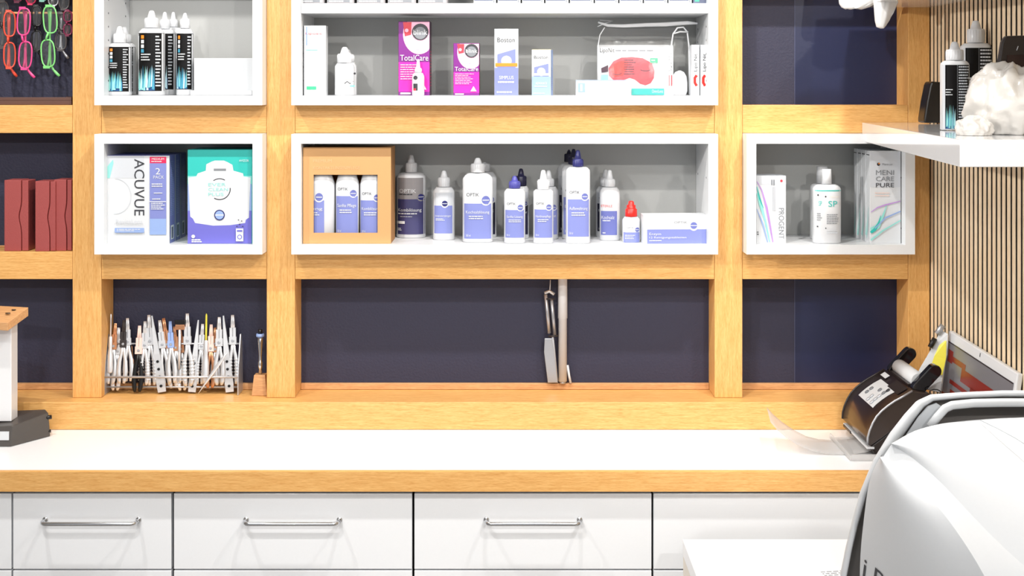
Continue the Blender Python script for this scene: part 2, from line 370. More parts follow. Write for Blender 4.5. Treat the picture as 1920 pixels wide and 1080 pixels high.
# worktop and drawer units
t = thing('worktop', 'long white worktop with oak front edge under the frame', 'worktop', (0, DC, ZC - 0.0426))
MB().box(-2.2, XW - T, 0.012, DL + 0.02 - DC, 0, 0.0426 , 'white_top').build('top_panel', t)
MB().box(-2.2, XW - T, 0, 0.0118, 0, 0.0426, 'oak_x').build('front_edge', t, bevel=0.0006)
tz = ZC - 0.0426 - 0.0045
DD = 2.818; kd = DD / F
units = [(-430, 21), (24.5, 321), (326, 772.5), (777, 1221.5), (1225.5, 1671)]
ulab = ['leftmost narrow white drawer unit, its edge at the picture border', 'narrow white drawer unit below the left bay, its handle under the black-based stand',
        'second wide white drawer unit with handle below the tool rack and oak post', 'third white drawer unit with handle below the centre of the worktop', 'white cabinet unit without visible handle, behind the white desk']
for i, (a, b) in enumerate(units):
    x0, x1 = (a - CX) * kd, (b - CX) * kd; xc = (x0 + x1) / 2; hw = (x1 - x0) / 2
    if i == 4: hw = (XW - 0.01 - x0) / 2; xc = x0 + hw
    t = thing('drawer_cabinet', ulab[i], 'drawer unit', (xc, DD, 0.0), 0, 'white drawer units under the worktop')
    MB().box(-hw + 0.001, hw - 0.001, 0.02, 0.31, 0.08, tz - 0.001, 'floor_grey').build('body', t)
    MB().box(-hw + 0.001, hw - 0.001, 0.05, 0.31, 0.0, 0.079, 'dark').build('plinth', t)
    za, zb = WZ(1067, DD), WZ(925.5, DD)
    for j, (z0, z1) in enumerate([(za, zb), (za - 0.003 - 0.19, za - 0.0035), (za - 0.386, za - 0.1965), (0.082, za - 0.39)]):
        d = MB().box(-hw, hw, 0, 0.0195, z0, z1, 'white_front').build('drawer', t, bevel=0.0008)
        if i < 4:
            hz = z1 - (974 - 925.5) * kd; hl = 87.5 * kd
            if i == 0: continue
            hm = MB(); pts = [(-hl, 0, hz)]
            for q in range(7):
                an = math.pi / 2 * q / 6; pts.append((-hl + 0.012 * (1 - math.cos(an)) , -0.018 - 0.012 * math.sin(an), hz))
            pts += [(-p_[0], p_[1], p_[2]) for p_ in reversed(pts)]
            hm.tube(pts, 0.0042, 'chrome', seg=10)
            for s in (-1, 1): hm.sphere((s * hl, -0.002, hz), 0.0062, 'chrome', 10, 6, (1, 0.4, 1))
            hm.build('handle', d)

# ---------------------------------------------------------------- cartons
def carton(name, label, cat, x0, x1, top, base, d, depth, m, fn=None, group=None, rz=0, side=None, mtop=None, zf=None, name_part='carton_body'):
    kk = d / F; pc = (x0 + x1) / 2; hw = (x1 - x0) / 2 * kk
    z0 = zf if zf is not None else WZ(base, d); bpx = YH + (H - z0) / kk; h = (bpx - top) * kk
    t = thing(name, label, cat, (WX(pc, d), d, z0), rz, group)
    mb = MB().box(-hw, hw, 0, depth, 0, h, m)
    if mtop: mb.box(-hw, hw, 0, depth, h, h + 0.0004, mtop)
    o = mb.build('carton', t, bevel=0.0006)
    if fn:
        pb = MB(); fn(Print(pb, pc, bpx, kk)); pb.build('printing', o)
    if side:                                              # printing on the right side face
        pb = MB(); pr = Print(pb, 0, 0, 1.0, lambda x: 0.0); pb.T = Matrix.Translation((hw, 0, 0)) @ Matrix.Rotation(math.pi / 2, 4, 'Z'); side(pr, depth, h); pb.build('side_printing', o)
    return t

# left middle box: three stacked-behind packs and the teal carton
def f_acuvue(p):
    p.poly([(201, 292), (270, 292), (270, 334), (201, 334)], 'ink_pale'); p.poly([(201.5, 312), (212, 299), (213, 306), (206, 334), (201.5, 334)], 'teal_pale')
    p.arc(216, 368, 30, -95, 90, 1.2, 'ink_pale', 33)
    p.text('ACUVUE', 252, 298, 271, 404, 'ink', 90)
    p.rect(281, 294, 312, 306, 'crimson', 1); p.rect(281, 306, 312, 440, 'opt_blue', 1); p.rect(281, 410, 312, 440, 'pale_blue', 1)
    p.text('MEDIUM', 285, 296, 308, 300, 'white_card'); p.small(284, 302, 309, 305, 1, 'white_card')
    p.text('2', 292, 315, 301, 327, 'white_card'); p.text('PACK', 288, 329, 308, 335, 'white_card')
    p.small(285, 344, 309, 352, 2, 'white_card'); p.rect(289, 361, 305, 362.5, 'white_card', 1); p.small(286, 372, 309, 376, 1, 'white_card'); p.rect(281, 377, 312, 378.5, 'white_card', 1); p.small(284, 380, 310, 394, 4, 'white_card')
    p.text('RevitaLens', 218, 411, 268, 419, 'ink_pale'); p.rect(216, 427, 271, 436, 'pale_blue', 1); p.small(220, 429, 268, 434, 2, 'white_card')
def s_acuvue(p, D, h):
    p.rect(0.004, 0, D, -h, 'opt_blue2', 1); p.small(0.01, -h * 0.93, D - 0.01, -h * 0.3, 30, 'pale_blue', 0.3); p.rect(0.012, -h * 0.2, 0.038, -h * 0.04, 'white_card', 1); p.rect(0.017, -h * 0.18, 0.033, -h * 0.05, 'barcode', 1)
dA = 3.150
for i in range(3):
    d = dA + i * 0.0525
    kk = d / F
    x0 = CX + WX(201, dA) / kk; x1 = CX + WX(317.5, dA) / kk; tp = YH + (292 - YH) * dA / d
    carton('contact_lens_pack', ['white and blue two-pack lens solution carton, foremost of three', 'blue-sided lens solution carton, middle one of the row of three', 'blue-sided lens solution carton, rearmost of the row of three'][i],
           'carton', x0, x1, tp, 457, d, 0.051, 'white_card', f_acuvue if i == 0 else None, 'three lens solution cartons one behind another', 0, s_acuvue, 'opt_blue2', ZF1)
def f_teal(p):
    p.rect(352, 282, 472, 345, 'teal', 1); p.rect(352, 330, 472, 350, 'teal_pale', 1); p.rect(352, 345, 472, 402, 'pale_blue', 1); p.rect(352, 395, 472, 456.5, 'violet', 1)
    out = [(386, 320), (387, 308), (397, 303), (403, 301), (420, 301), (427, 304), (436, 309), (438, 320), (456, 325), (457, 331), (470, 333), (468, 375), (467, 408), (461, 412), (460, 418), (432, 422), (400, 423), (366, 418), (362, 410), (357, 406), (355, 370), (353, 333), (368, 331), (371, 325)]
    p.poly(out, 'white_card'); p.rect(401, 316, 424, 320.5, 'ink_grey', 1)
    p.arc(412, 355, 20, 60, 125, 1.6, 'ink'); p.arc(412, 354, 20, -120, 5, 1.6, 'ink')
    p.text('EVER', 391, 343, 424, 349, 'teal_pale'); p.text('CLEAN', 391, 352, 428, 358, 'teal_pale'); p.text('PLUS', 391, 361, 420, 367, 'teal_pale')
    p.circle(412, 403, 10, 'navy'); p.circle(412, 403, 8, 'pale_blue'); p.rect(404, 402, 420, 404, 'white_card', 1)
    p.text('AVIZOR', 449, 299, 467, 303, 'white_card'); p.circle(363, 443, 3.5, 'white_card'); p.small(360, 448, 386, 455, 2, 'white_card', 0.7)
    p.rect(443, 428, 457, 452, 'white_card', 1); p.circle(450, 444, 4.5, 'violet'); p.circle(450, 444, 3, 'white_card'); p.rect(445, 431, 455, 434, 'violet', 1)
    for x, y in ((445, 424), (450, 420), (456, 424), (454, 414), (448, 412)): p.circle(x, y, 1.1, 'ink')
carton('cleaning_solution_carton', 'tall teal and violet carton with a white bottle-shaped panel', 'carton', 352, 473, 281, 457, 3.148, 0.12, 'teal', f_teal, None, 0, None, 'teal', ZF1)

# top left box: low white tray carton
t = thing('white_tray', 'plain white card tray beside the black bottles', 'tray', (WX(417, 3.16), 3.16, ZF0 + 0.0005))
kk = 3.16 / F
mb = MB(); mb.box(-57 * kk, 55 * kk, 0.02, 0.12, 0, 70 * kk, 'white_card'); mb.box(-60 * kk, 55.5 * kk, 0, 0.019, 0, 9 * kk, 'white_card'); mb.build('tray_body', t, bevel=0.001)

# top middle box
d = 3.15; FZ = ZF0
def f_thin(p):
    p.text('Liposic', 573, 61, 604, 66, 'red_print'); p.small(574, 72, 600, 84, 3, 'ink_pale'); p.rect(574, 93, 596, 94.5, 'teal_pale', 1); p.rect(575, 162, 593, 168, 'green', 1); p.rect(574, 50, 576, 85, 'pale_blue', 1)
carton('eye_drop_carton', 'tall slim white carton with green mark at the far left of its shelf', 'carton', 570, 611, 48, 180, d, 0.035, 'white_card', f_thin, None, 0, None, None, FZ)
def f_total(x0, x1, y0, y1):
    def g(p):
        w_ = x1 - x0; h_ = y1 - y0
        p.rect(x0, y0, x1, y1, 'purple', 1); p.rect(x0, y0 + h_ * .55, x1, y0 + h_ * .95, 'magenta', 1)
        cx, cy, r = x0 + w_ * .66, y0 + h_ * .17, w_ * .52
        pts = []
        for i in range(40):
            a = 2 * math.pi * i / 40; pts.append((min(x1 - .3, max(x0 + .3, cx + r * math.cos(a))), max(y0 + .5, cy - r * 1.25 * math.sin(a))))
        p.poly(pts, 'pink_pale'); p.poly([(x0 + w_ * .14, y0 + 1), (x0 + w_ * .42, y0 + 1), (x0 + w_ * .4, y0 + h_ * .18), (x0 + w_ * .2, y0 + h_ * .2)], 'red_print')
        p.circle(x0 + w_ * .26, y0 + h_ * .12, w_ * .06, 'pink_pale'); p.circle(x0 + w_ * .3, y0 + h_ * .27, w_ * .05, 'white_card'); p.circle(x0 + w_ * .62, y0 + h_ * .36, w_ * .05, 'white_card')
        p.circle(x0 + w_ * .7, y0 + h_ * .14, w_ * .27, 'ink'); p.circle(x0 + w_ * .7, y0 + h_ * .155, w_ * .2, 'ink_grey')
        p.text('blink', x0 + w_ * .48, y0 + h_ * .11, x0 + w_ * .93, y0 + h_ * .18, 'white_card')
        p.text('TotalCare', x0 + w_ * .05, y0 + h_ * .45, x1 - w_ * .04, y0 + h_ * .53, 'white_card')
        p.small(x0 + w_ * .06, y0 + h_ * .58, x0 + w_ * .8, y0 + h_ * .8, 7, 'pink_pale', .4); p.rect(x0 + w_ * .06, y0 + h_ * .96, x0 + w_ * .4, y0 + h_ * .985, 'white_card', 1)
        p.poly([(x0 + w_ * .78, y0 + h_ * .82), (x0 + w_ * .9, y0 + h_ * .92), (x0 + w_ * .66, y0 + h_ * .92)], 'white_card')
    return g
def s_plain(m, ink):
    def g(p, D, h): p.rect(0.002, 0, D - 0.001, -h, m, 1); p.small(0.006, -h * .6, D - .006, -h * .1, 12, ink, .3)
    return g
carton('contact_lens_carton', 'large magenta and purple carton with round black emblem', 'carton', 747, 806, 40, 180, 3.17, 0.062, 'plum', f_total(747.5, 805.5, 40.5, 179), 'magenta lens care cartons', 0, s_plain('plum', 'crimson'), 'plum', FZ)
carton('contact_lens_carton', 'smaller magenta and purple carton right of the large one', 'carton', 850, 899, 81, 180, 3.16, 0.04, 'plum', f_total(850.5, 898.5, 81.5, 179), 'magenta lens care cartons', 0, s_plain('plum', 'crimson'), 'purple', FZ)
def f_boston(x0, x1, y0, y1, name, big=True):
    def g(p):
        w_ = x1 - x0; h_ = y1 - y0
        p.text(name, x0 + w_ * .12, y0 + h_ * .13, x0 + w_ * .85, y0 + h_ * .2, 'black'); p.small(x0 + w_ * .15, y0 + h_ * .06, x1 - w_ * .2, y0 + h_ * .1, 1, 'ink_pale')
        p.poly([(x0 + w_ * .12, y0 + h_ * .38), (x1 - w_ * .12, y0 + h_ * .3), (x1 - w_ * .12, y0 + h_ * .6), (x0 + w_ * .12, y0 + h_ * .6)], 'opt_blue')
        p.rect(x0 + .3, y0 + h_ * .58, x1 - .3, y1 - 1, 'opt_blue' if big else 'pale_blue', 1)
        p.circle(x0 + w_ * .5, y0 + h_ * .48, w_ * .22, 'white_card'); p.rect(x0 + w_ * .04, y0 + h_ * .51, x1 - w_ * .04, y0 + h_ * .56, 'orange' if big else 'white_card', 1)
        p.text('SIMPLUS' if big else 'ADVANCE', x0 + w_ * .2, y0 + h_ * .7, x0 + w_ * .8, y0 + h_ * .75, 'white_card'); p.small(x0 + w_ * .15, y0 + h_ * .78, x1 - w_ * .15, y0 + h_ * .83, 1, 'white_card'); p.small(x0 + w_ * .1, y1 - h_ * .07, x1 - w_ * .1, y1 - h_ * .03, 1, 'white_card', .6)
    return g
carton('lens_conditioner_carton', 'tall white and blue carton with an orange band', 'carton', 927, 972, 54, 180, 3.15, 0.04, 'white_card', f_boston(927, 972, 54, 180, 'Boston'), 'white and blue conditioner cartons', 0, None, None, FZ)
carton('lens_conditioner_carton', 'short white and blue carton right of the tall banded one', 'carton', 997, 1033, 93, 180, 3.155, 0.035, 'white_card', f_boston(997, 1033, 93, 180, 'Boston', False), 'white and blue conditioner cartons', math.radians(-9), s_plain('pale_blue', 'opt_blue'), 'yellow', FZ)
def f_flat(p):
    p.rect(1084, 156, 1097, 173, 'pale_blue', 1); p.rect(1088, 158, 1092, 171, 'white_card', 1); p.small(1102, 157, 1165, 172, 3, 'ink_pale', .35); p.line([(1080.5, 150.5), (1174, 150.5), (1174, 179), (1080.5, 179), (1080.5, 150.5)], .8, 'pale_blue')
carton('vial_carton', 'flat long white carton with pale blue outline lying before the pouch', 'carton', 1080, 1174, 150, 180, 3.13, 0.022, 'white_card', f_flat, None, 0, None, None, FZ)
def f_mask(p):
    p.rect(1122, 85, 1262, 180, 'white_card', 1); p.poly([(1122, 98), (1150, 98), (1190, 180), (1122, 180)], 'ink_pale')
    p.text('LipoNit', 1125, 90, 1152, 101, 'black'); p.small(1154, 94, 1245, 97, 1, 'ink_grey', .6)
    top = [(1141, 128), (1150, 115), (1165, 108), (1185, 107), (1205, 109), (1222, 118), (1227, 132), (1226, 146), (1220, 156), (1210, 160), (1200, 157), (1190, 149), (1180, 146), (1165, 152), (1150, 150), (1142, 142)]
    p.poly(top, 'red_print'); p.poly([(1145, 128), (1152, 119), (1165, 114), (1178, 116), (1174, 130), (1168, 142), (1150, 145)], 'red')
    p.arc(1157, 135, 9, -150, -20, 1.4, 'plum', 5); p.arc(1210, 128, 11, -150, -20, 1.4, 'plum', 5); p.small(1170, 112, 1192, 142, 7, 'plum', .35)
    p.rect(1219, 109, 1233, 118, 'green', 1); p.small(1221, 112, 1231, 116, 1, 'white_card'); p.poly([(1127, 128), (1140, 122), (1140, 134), (1128, 136)], 'plum'); p.rect(1127, 140, 1140, 150, 'teal_pale', 1)
    p.rect(1184, 166, 1245, 178, 'teal', 1); p.text('OmniLenz', 1222, 168, 1243, 174, 'white_card'); p.rect(1251, 85, 1262, 180, 'white_card', 1); p.text('Lipo Nit', 1254, 100, 1260, 133, 'ink', -90); p.rect(1254, 141, 1260, 161, 'red_print', 1)
carton('warming_mask_carton', 'white carton printed with a red eye mask inside the clear pouch', 'carton', 1122, 1262, 84, 180, 3.20, 0.05, 'white_card', f_mask, None, 0, None, None, FZ)
def f_nit(x0, x1):
    def g(p):
        p.text('Lipo Nit', x0 + 4, 101, x0 + 11.5, 134, 'black', -90); c = (x0 + x1) / 2; p.line([(c + 2, 141), (c - 1.5, 146), (c - 1.5, 155), (c + 2, 161)], 5, 'red')
    return g
carton('narrow_carton', 'narrow white carton with red mark, left of the pair by the box wall', 'carton', 1297, 1311.5, 84, 180, 3.17, 0.06, 'white_card', f_nit(1297, 1311.5), 'two narrow white cartons', 0, None, None, FZ)
carton('narrow_carton', 'narrow white carton with red mark, right of the pair by the box wall', 'carton', 1313.5, 1326.5, 84, 180, 3.17, 0.06, 'white_card', f_nit(1313.5, 1326.5), 'two narrow white cartons', 0, None, None, FZ)
# clear pouch round the mask carton
dq = 3.185; kk = dq / F
t = thing('plastic_pouch', 'clear zip pouch with white trim around the eye mask carton', 'pouch', (WX(1200, dq), dq, FZ + 0.0005))
def lp(px, py, y=0.0): return ((px - 1200) * kk, y, (181 - py) * kk)
mb = MB(); mb.grid([[lp(1121, 180), lp(1160, 180, -.002), lp(1210, 180, -.002), lp(1262, 180)], [lp(1122, 90), lp(1160, 95, -.004), lp(1210, 95, -.004), lp(1258, 92)], [lp(1132, 54, .008), lp(1160, 56, .004), lp(1210, 56, .006), lp(1268, 54, .01)]], 'clear_film'); mb.build('front_film', t, solid=0.0004)
mb = MB(); mb.grid([[lp(1262, 180), lp(1280, 180, .02), lp(1293, 180, .05)], [lp(1262, 92), lp(1279, 92, .02), lp(1292, 92, .05)], [lp(1268, 56, .01), lp(1280, 56, .02), lp(1288, 56, .04)]], 'clear_film'); mb.build('side_gusset', t, solid=0.0004)
mb = MB(); mb.tube([lp(1122, 44, .01), lp(1140, 50, .006), lp(1170, 51, .004), lp(1210, 49, .004), lp(1250, 48, .006), (lp(1290, 45, .01)), lp(1309, 46, .012)], [.002, .0035, .004, .0045, .005, .0045, .002], 'white_plastic', flat=.4)
mb.tube([lp(1121, 52, .01), lp(1135, 46, .01), lp(1150, 42, .012), lp(1125, 40, .012)], .0012, 'white_plastic'); mb.build('zip_seal', t)
mb = MB(); mb.tube([lp(1121, 180), lp(1121, 90), lp(1125, 68, .004), lp(1134, 54, .006)], .0012, 'white_plastic'); mb.tube([lp(1257, 180), lp(1257, 100), lp(1262, 66), lp(1270, 55), lp(1282, 53, .01), lp(1290, 62, .015), lp(1294, 90, .02), lp(1295, 180, .02)], .0019, 'white_plastic')
mb.tube([lp(1262, 66), lp(1275, 62), lp(1291, 62, .012)], .0018, 'white_plastic'); mb.build('piping', t)
t = thing('cotton_pad', 'rounded white pad inside the side of the clear pouch', 'pad', (WX(1274, 3.20), 3.20, FZ + 0.0005))
MB().lathe([(0, .016), (.01, .019), (.03, .019), (.045, .017), (.055, .011), (.059, .003)], 'white_plastic', ry=.7).build('pad_body', t)

# boxes of trial lenses standing on the upper board
bx = [(561, 608), (613, 664), (669, 722), (727, 780), (784, 839)]
for i, (a, b) in enumerate(bx):
    def g(p, a=a, b=b): p.rect(a + 1, -60, b - 8, 4, 'ink_grey', 1); p.small(a + 4, 1, b - 14, 4, 1, 'white_card', .8); p.rect(b - 8, 0, b - 3, 5, 'white_card', 1)
    carton('lens_blister_box', 'grey-fronted lens box on the upper board, %s from the left' % ['first', 'second', 'third', 'fourth', 'fifth'][i], 'carton', a, b, -60, 6, 3.16, 0.09, 'opt_grey', g, 'grey lens boxes on the upper board', 0, None, None, ZS0 + T)
dv = [887, 932, 978, 1022, 1068, 1115, 1161, 1207, 1253, 1299]
for i in range(9):
    a, b = dv[i] + 1, dv[i + 1] - 2
    def g(p, a=a, b=b): p.rect(a + 1, -60, b - 6, 1.5, 'barcode', 1); p.rect(b - 5, -10, b - 3, 5, 'ink_grey', 1)
    carton('lens_blister_box', 'white-based lens box on the upper board, %s right of the gap' % ['first', 'second', 'third', 'fourth', 'fifth', 'sixth', 'seventh', 'eighth', 'ninth'][i], 'carton', a, b, -60, 6, 3.16, 0.09, 'white_card', g, 'white lens boxes on the upper board', 0, None, None, ZS0 + T)
carton('lens_blister_box', 'purple lens box with green mark at the right end of the upper board', 'carton', 1300, 1327, -60, 6, 3.16, 0.09, 'barcode', lambda p: p.rect(1303, -6, 1311, 3, 'green', 1), None, 0, None, None, ZS0 + T)

# ---------------------------------------------------------------- bottles
def bottle(name, label, x0, x1, top, shoulder, capy, base, caphw, tipy, d=None, hf=None, bm='white_plastic', cm='white_plastic', ry=0.62, n=2.6, fn=None, group=None, capstyle='drop', d_off=0.0, ovalcap=False, rz=0, zf=None, lay=None):
    """x0,x1 body edges; shoulder: where the body narrows; capy: underside of the cap; tipy: top of collar"""
    if zf is None: zf = ZF1
    if d is None: d = (H - zf) * F / (base - YH)
    kk = d / F; pc = (x0 + x1) / 2; hw = (x1 - x0) / 2 * kk; b = hw * ry
    bpx = YH + (H - zf) / kk
    hh = lambda py: (bpx - py) * kk
    t = thing(name, label, 'bottle', (WX(pc, d), d + b, zf + 0.0004), rz, group)
    sh = hh(shoulder); cz = hh(capy); nw = caphw * kk
    MB().lathe([(0, hw * .93), (.0015, hw), (sh - .006, hw), (sh - .002, hw * .97), (sh + (cz - sh) * .45, hw * .82), (sh + (cz - sh) * .8, hw * .5 + nw * .4), (cz - .0015, nw * .86), (cz + .004, nw * .8)], bm, ry=ry, n=n, seg=36).build('bottle_body', t)
    ct = hh(tipy); tp = hh(top); cb = MB()
    if capstyle == 'drop':
        cb.lathe([(cz, nw), (cz + .001, nw * 1.02), (ct - .002, nw), (ct, nw * .92), (ct + .0006, nw * .62), (ct + (tp - ct) * .5, nw * .5), (tp - .002, nw * .36), (tp, nw * .2)], cm, seg=20)
        for i in range(20):
            a = 2 * math.pi * i / 20; x, y = nw * 1.0 * math.cos(a), nw * 1.0 * math.sin(a); cb.tube([(x, y, cz + .002), (x, y, ct - .003)], .0005, cm, 4)
    elif capstyle == 'wing':
        cb.lathe([(cz, nw), (cz + .001, nw * 1.03), (ct - .002, nw), (ct, nw * .8), (ct + (tp - ct) * .4, nw * .55), (tp - .002, nw * .45), (tp, nw * .25)], cm, seg=20)
        cb.box(-nw * .75, nw * .75, -.0015, .0015, ct - .002, ct + (tp - ct) * .45, cm)
    else:
        cb.lathe([(cz, nw), (tp - .001, nw * .9), (tp, nw * .8)], cm, seg=24)
    cb.build('cap', t)
    if fn:
        def surf(x): return -b * max(0.02, 1 - min(1, abs(x / hw)) ** n) ** (1 / n)
        pb = MB(); fn(Print(pb, pc, bpx, kk, surf)); pb.build('label', t)
    return t

def f_optik(x0, x1, y0, ysplit, y1, title, blue='opt_blue', top='white_card', circ=True, ink='ink', sub=True):
    def g(p):
        w_ = x1 - x0; h_ = y1 - ysplit; m = w_ * .04
        p.rect(x0 + m, y0, x1 - m, ysplit + 1, top, 14); p.rect(x0 + m, ysplit, x1 - m, y1, blue, 14)
        p.text('OPTIK', x0 + w_ * .12, ysplit - w_ * .36, x0 + w_ * .55, ysplit - w_ * .24, ink)
        if circ: p.circle(x1 - w_ * .22, ysplit - w_ * .1, w_ * .17, 'white_card'); p.circle(x1 - w_ * .22, ysplit - w_ * .12, w_ * .14, 'opt_blue2'); p.rect(x1 - w_ * .33, ysplit - w_ * .13, x1 - w_ * .11, ysplit - w_ * .1, 'white_card', 2)
        p.text(title, x0 + w_ * .1, ysplit + h_ * .2, x1 - w_ * .1, ysplit + h_ * .31, 'white_card')
        p.small(x0 + w_ * .2, ysplit + h_ * .35, x1 - w_ * .15, ysplit + h_ * .47, 2, 'white_card', .45)
        p.text('360 ml', x0 + w_ * .1, y1 - h_ * .13, x0 + w_ * .26, y1 - h_ * .06, 'white_card')
    return g
G = 'contact lens solution bottles in the wide middle box'
def f_darkb(p):
    p.rect(742, 334, 796, 376, 'opt_grey', 14); p.rect(742, 374, 796, 440, 'opt_dark', 14)
    p.text('OPTIK', 748, 355, 780, 362, 'white_card'); p.small(748, 364, 780, 368, 1, 'ink'); p.circle(789, 371, 7, 'opt_grey'); p.circle(789, 370, 5.5, 'navy'); p.rect(784, 369.5, 794, 370.5, 'white_card', 2)
    p.text('Kombilösung', 746, 391, 790, 399, 'white_card'); p.small(746, 400, 788, 404, 1, 'white_card'); p.small(750, 406, 780, 408, 1, 'ink_pale'); p.rect(743, 415, 759, 420, 'white_card', 3); p.small(745, 428, 754, 434, 2, 'white_card')
bottle('solution_bottle', 'bottle with grey and dark purple label beside the cardboard carton', 741.5, 797, 292, 329, 324, 447, 11, 307, fn=f_darkb, group=G, ry=.8, n=2.2)
def f_sm(p):
    p.rect(814, 362, 848, 388, 'ink_pale', 10); p.rect(814, 386, 848, 438, 'opt_blue', 10); p.circle(834, 383, 7, 'white_card'); p.circle(834, 382, 5.5, 'navy'); p.rect(829, 381.5, 839, 382.6, 'white_card', 2); p.text('Intensivreiniger', 816, 403, 846, 408, 'white_card'); p.small(817, 410, 838, 415, 2, 'white_card')
bottle('solution_bottle', 'small white bottle with blue label right of the dark-labelled one', 811.5, 852, 321, 357, 351, 450.5, 11, 334, fn=f_sm, group=G, ry=.7)
bottle('solution_bottle', 'white bottle half hidden behind the broad flat white bottle', 884, 931, 305, 330, 322, 446, 11, 308, fn=f_optik(884, 930, 345, 380, 440, 'Lösung', 'navy_dark'), group=G, ry=.6)
bottle('solution_bottle', 'broad flat white bottle with arched blue label', 867, 924, 297, 333, 324, 455, 13, 308, fn=f_optik(868, 923, 338, 382, 448, 'Kochsalzlösung'), group=G, ry=.5, n=3)
bottle('solution_bottle', 'white bottle with black-blue cap behind the blue-capped one', 962, 992, 317, 354, 349, 448, 10, 331, cm='navy_dark', fn=f_optik(964, 991, 360, 385, 440, 'Reiniger', 'navy_dark', 'ink_pale'), group=G, ry=.7)
bottle('solution_bottle', 'white bottle with bright blue cap, left of the white-capped pair', 945, 985, 331, 359, 354, 457, 10.5, 341, cm='cap_blue', fn=f_optik(946, 984, 365, 394, 446, 'Sanfte Lösung'), group=G, ry=.7)
bottle('solution_bottle', 'rear white-capped bottle of the pair left of the tall blue-capped group', 1011, 1047, 320, 356, 350, 449, 10, 336, fn=f_optik(1012, 1046, 365, 393, 440, 'Lösung'), group=G, ry=.7)
bottle('solution_bottle', 'front white-capped bottle of the pair left of the tall blue-capped group', 1000, 1038, 320, 358, 356, 457, 11, 338, fn=f_optik(1001, 1037, 365, 393, 446, 'Hartlinsenpflege'), group=G, ry=.7)
bottle('solution_bottle', 'rearmost tall bottle with near-black cap in the tall group of three', 1046, 1088, 278, 314, 304, 441, 9.5, 289, cm='navy_dark', fn=f_optik(1047, 1087, 330, 366, 436, 'Lösung', 'navy_dark', 'ink_pale'), group=G, ry=.5, n=3)
bottle('solution_bottle', 'middle tall bottle with dark violet cap in the tall group of three', 1054, 1098, 280, 315, 309, 448.5, 9.5, 294, cm='navy_dark', fn=f_optik(1055, 1097, 330, 370, 440, 'Lösung'), group=G, ry=.5, n=3)
bottle('solution_bottle', 'front tall white bottle with dark blue cap in the tall group', 1061.5, 1107, 282, 318, 313, 457, 10, 299, cm='navy', fn=f_optik(1063, 1106, 328, 374, 444, 'Aufbewahrung'), group=G, ry=.5, n=3)
bottle('solution_bottle', 'rear white-capped bottle of the pair right of the tall group', 1118, 1155, 319, 356, 350, 445, 10, 334, fn=f_optik(1119, 1154, 362, 382, 434, 'Lösung', 'navy_dark', 'ink_pale'), group=G, ry=.7)
def f_ster(p):
    p.rect(1127, 383, 1157, 396, 'white_card', 10); p.text('STERILE', 1127, 384.5, 1148, 389, 'red'); p.rect(1127, 396, 1157, 441, 'opt_blue2', 10); p.text('Kochsalz', 1128, 405, 1152, 411, 'white_card'); p.small(1130, 413, 1150, 417, 1, 'white_card'); p.small(1130, 436, 1137, 440, 1, 'white_card')
bottle('solution_bottle', 'front bottle of the right-hand pair, label with red lettering', 1125, 1163.5, 320, 358, 351, 451.5, 10, 337, fn=f_ster, group=G, ry=.7)
def f_redc(p):
    p.rect(1169.5, 436, 1199.5, 455, 'opt_blue', 10); p.text('OPTIK', 1176, 426, 1188, 429, 'ink_grey'); p.circle(1195, 431, 4.2, 'opt_blue2'); p.rect(1191.5, 430.6, 1198, 431.6, 'white_card', 2); p.small(1172, 441, 1195, 450, 3, 'white_card', .4)
bottle('dropper_bottle', 'tiny white dropper bottle with bright red cap', 1168, 1201, 378, 411, 407, 455, 11, 392, cm='red', fn=f_redc, capstyle='wing', ry=.75)
def f_box2(p):
    p.rect(1213, 430, 1325, 457, 'opt_blue', 1); p.text('OPTIK', 1264, 415, 1289, 419, 'ink_grey'); p.circle(1301, 425, 8, 'white_card'); p.circle(1301, 423, 6.5, 'opt_blue2'); p.rect(1295, 422.3, 1307, 423.6, 'white_card', 2)
    p.text('Enzym', 1217, 436, 1239, 442, 'white_card'); p.text('12 Reinigungstabletten', 1217, 443, 1287, 448, 'white_card'); p.small(1217, 450, 1245, 453, 1, 'white_card', .6)
carton('tablet_carton', 'flat white and blue carton at the right end of the middle box', 'carton', 1206, 1326, 403, 457, 3.148, 0.05, 'white_card', f_box2, None, math.radians(3), None, None, ZF1)

# cardboard carton with window and three bottles
d = 3.147; kk = d / F
t = thing('cardboard_carton', 'brown cardboard gift carton with cut-out window in front', 'carton', (WX(650, d), d, ZF1 + T)); Hc = (457 - 277) * kk
x0, x1 = (568 - 650) * kk, (733 - 650) * kk; a, b = (588 - 650) * kk, (708 - 650) * kk; za, zb = (457 - 437) * kk, (457 - 328) * kk; D = 0.11
mb = MB(); th = .002
mb.box(x0, a, 0, th, 0, Hc, 'cardboard'); mb.box(b, x1, 0, th, 0, Hc, 'cardboard'); mb.box(a, b, 0, th, 0, za, 'cardboard'); mb.box(a, b, 0, th, zb, Hc, 'cardboard')
mb.box(x0, x0 + th, th, D, 0, Hc, 'cardboard'); mb.box(x1 - th, x1, th, D, 0, Hc, 'cardboard_dark'); mb.box(x0 + th, x1 - th, D - th, D, 0, Hc, 'cardboard'); mb.box(x0 + th, x1 - th, th, D - th, 0, th, 'cardboard'); mb.box(x0 + th, x1 - th, th, D - th, Hc - th, Hc, 'cardboard')
o = mb.build('carton_shell', t)
pb = MB(); p = Print(pb, 650, 457, kk); p.text('PREMIUM', 587, 299, 622, 305, 'cardboard_light'); p.text('KONTAKTLINSENPFLEGE', 587, 312, 675, 318, 'cardboard_light'); pb.build('printing', o)
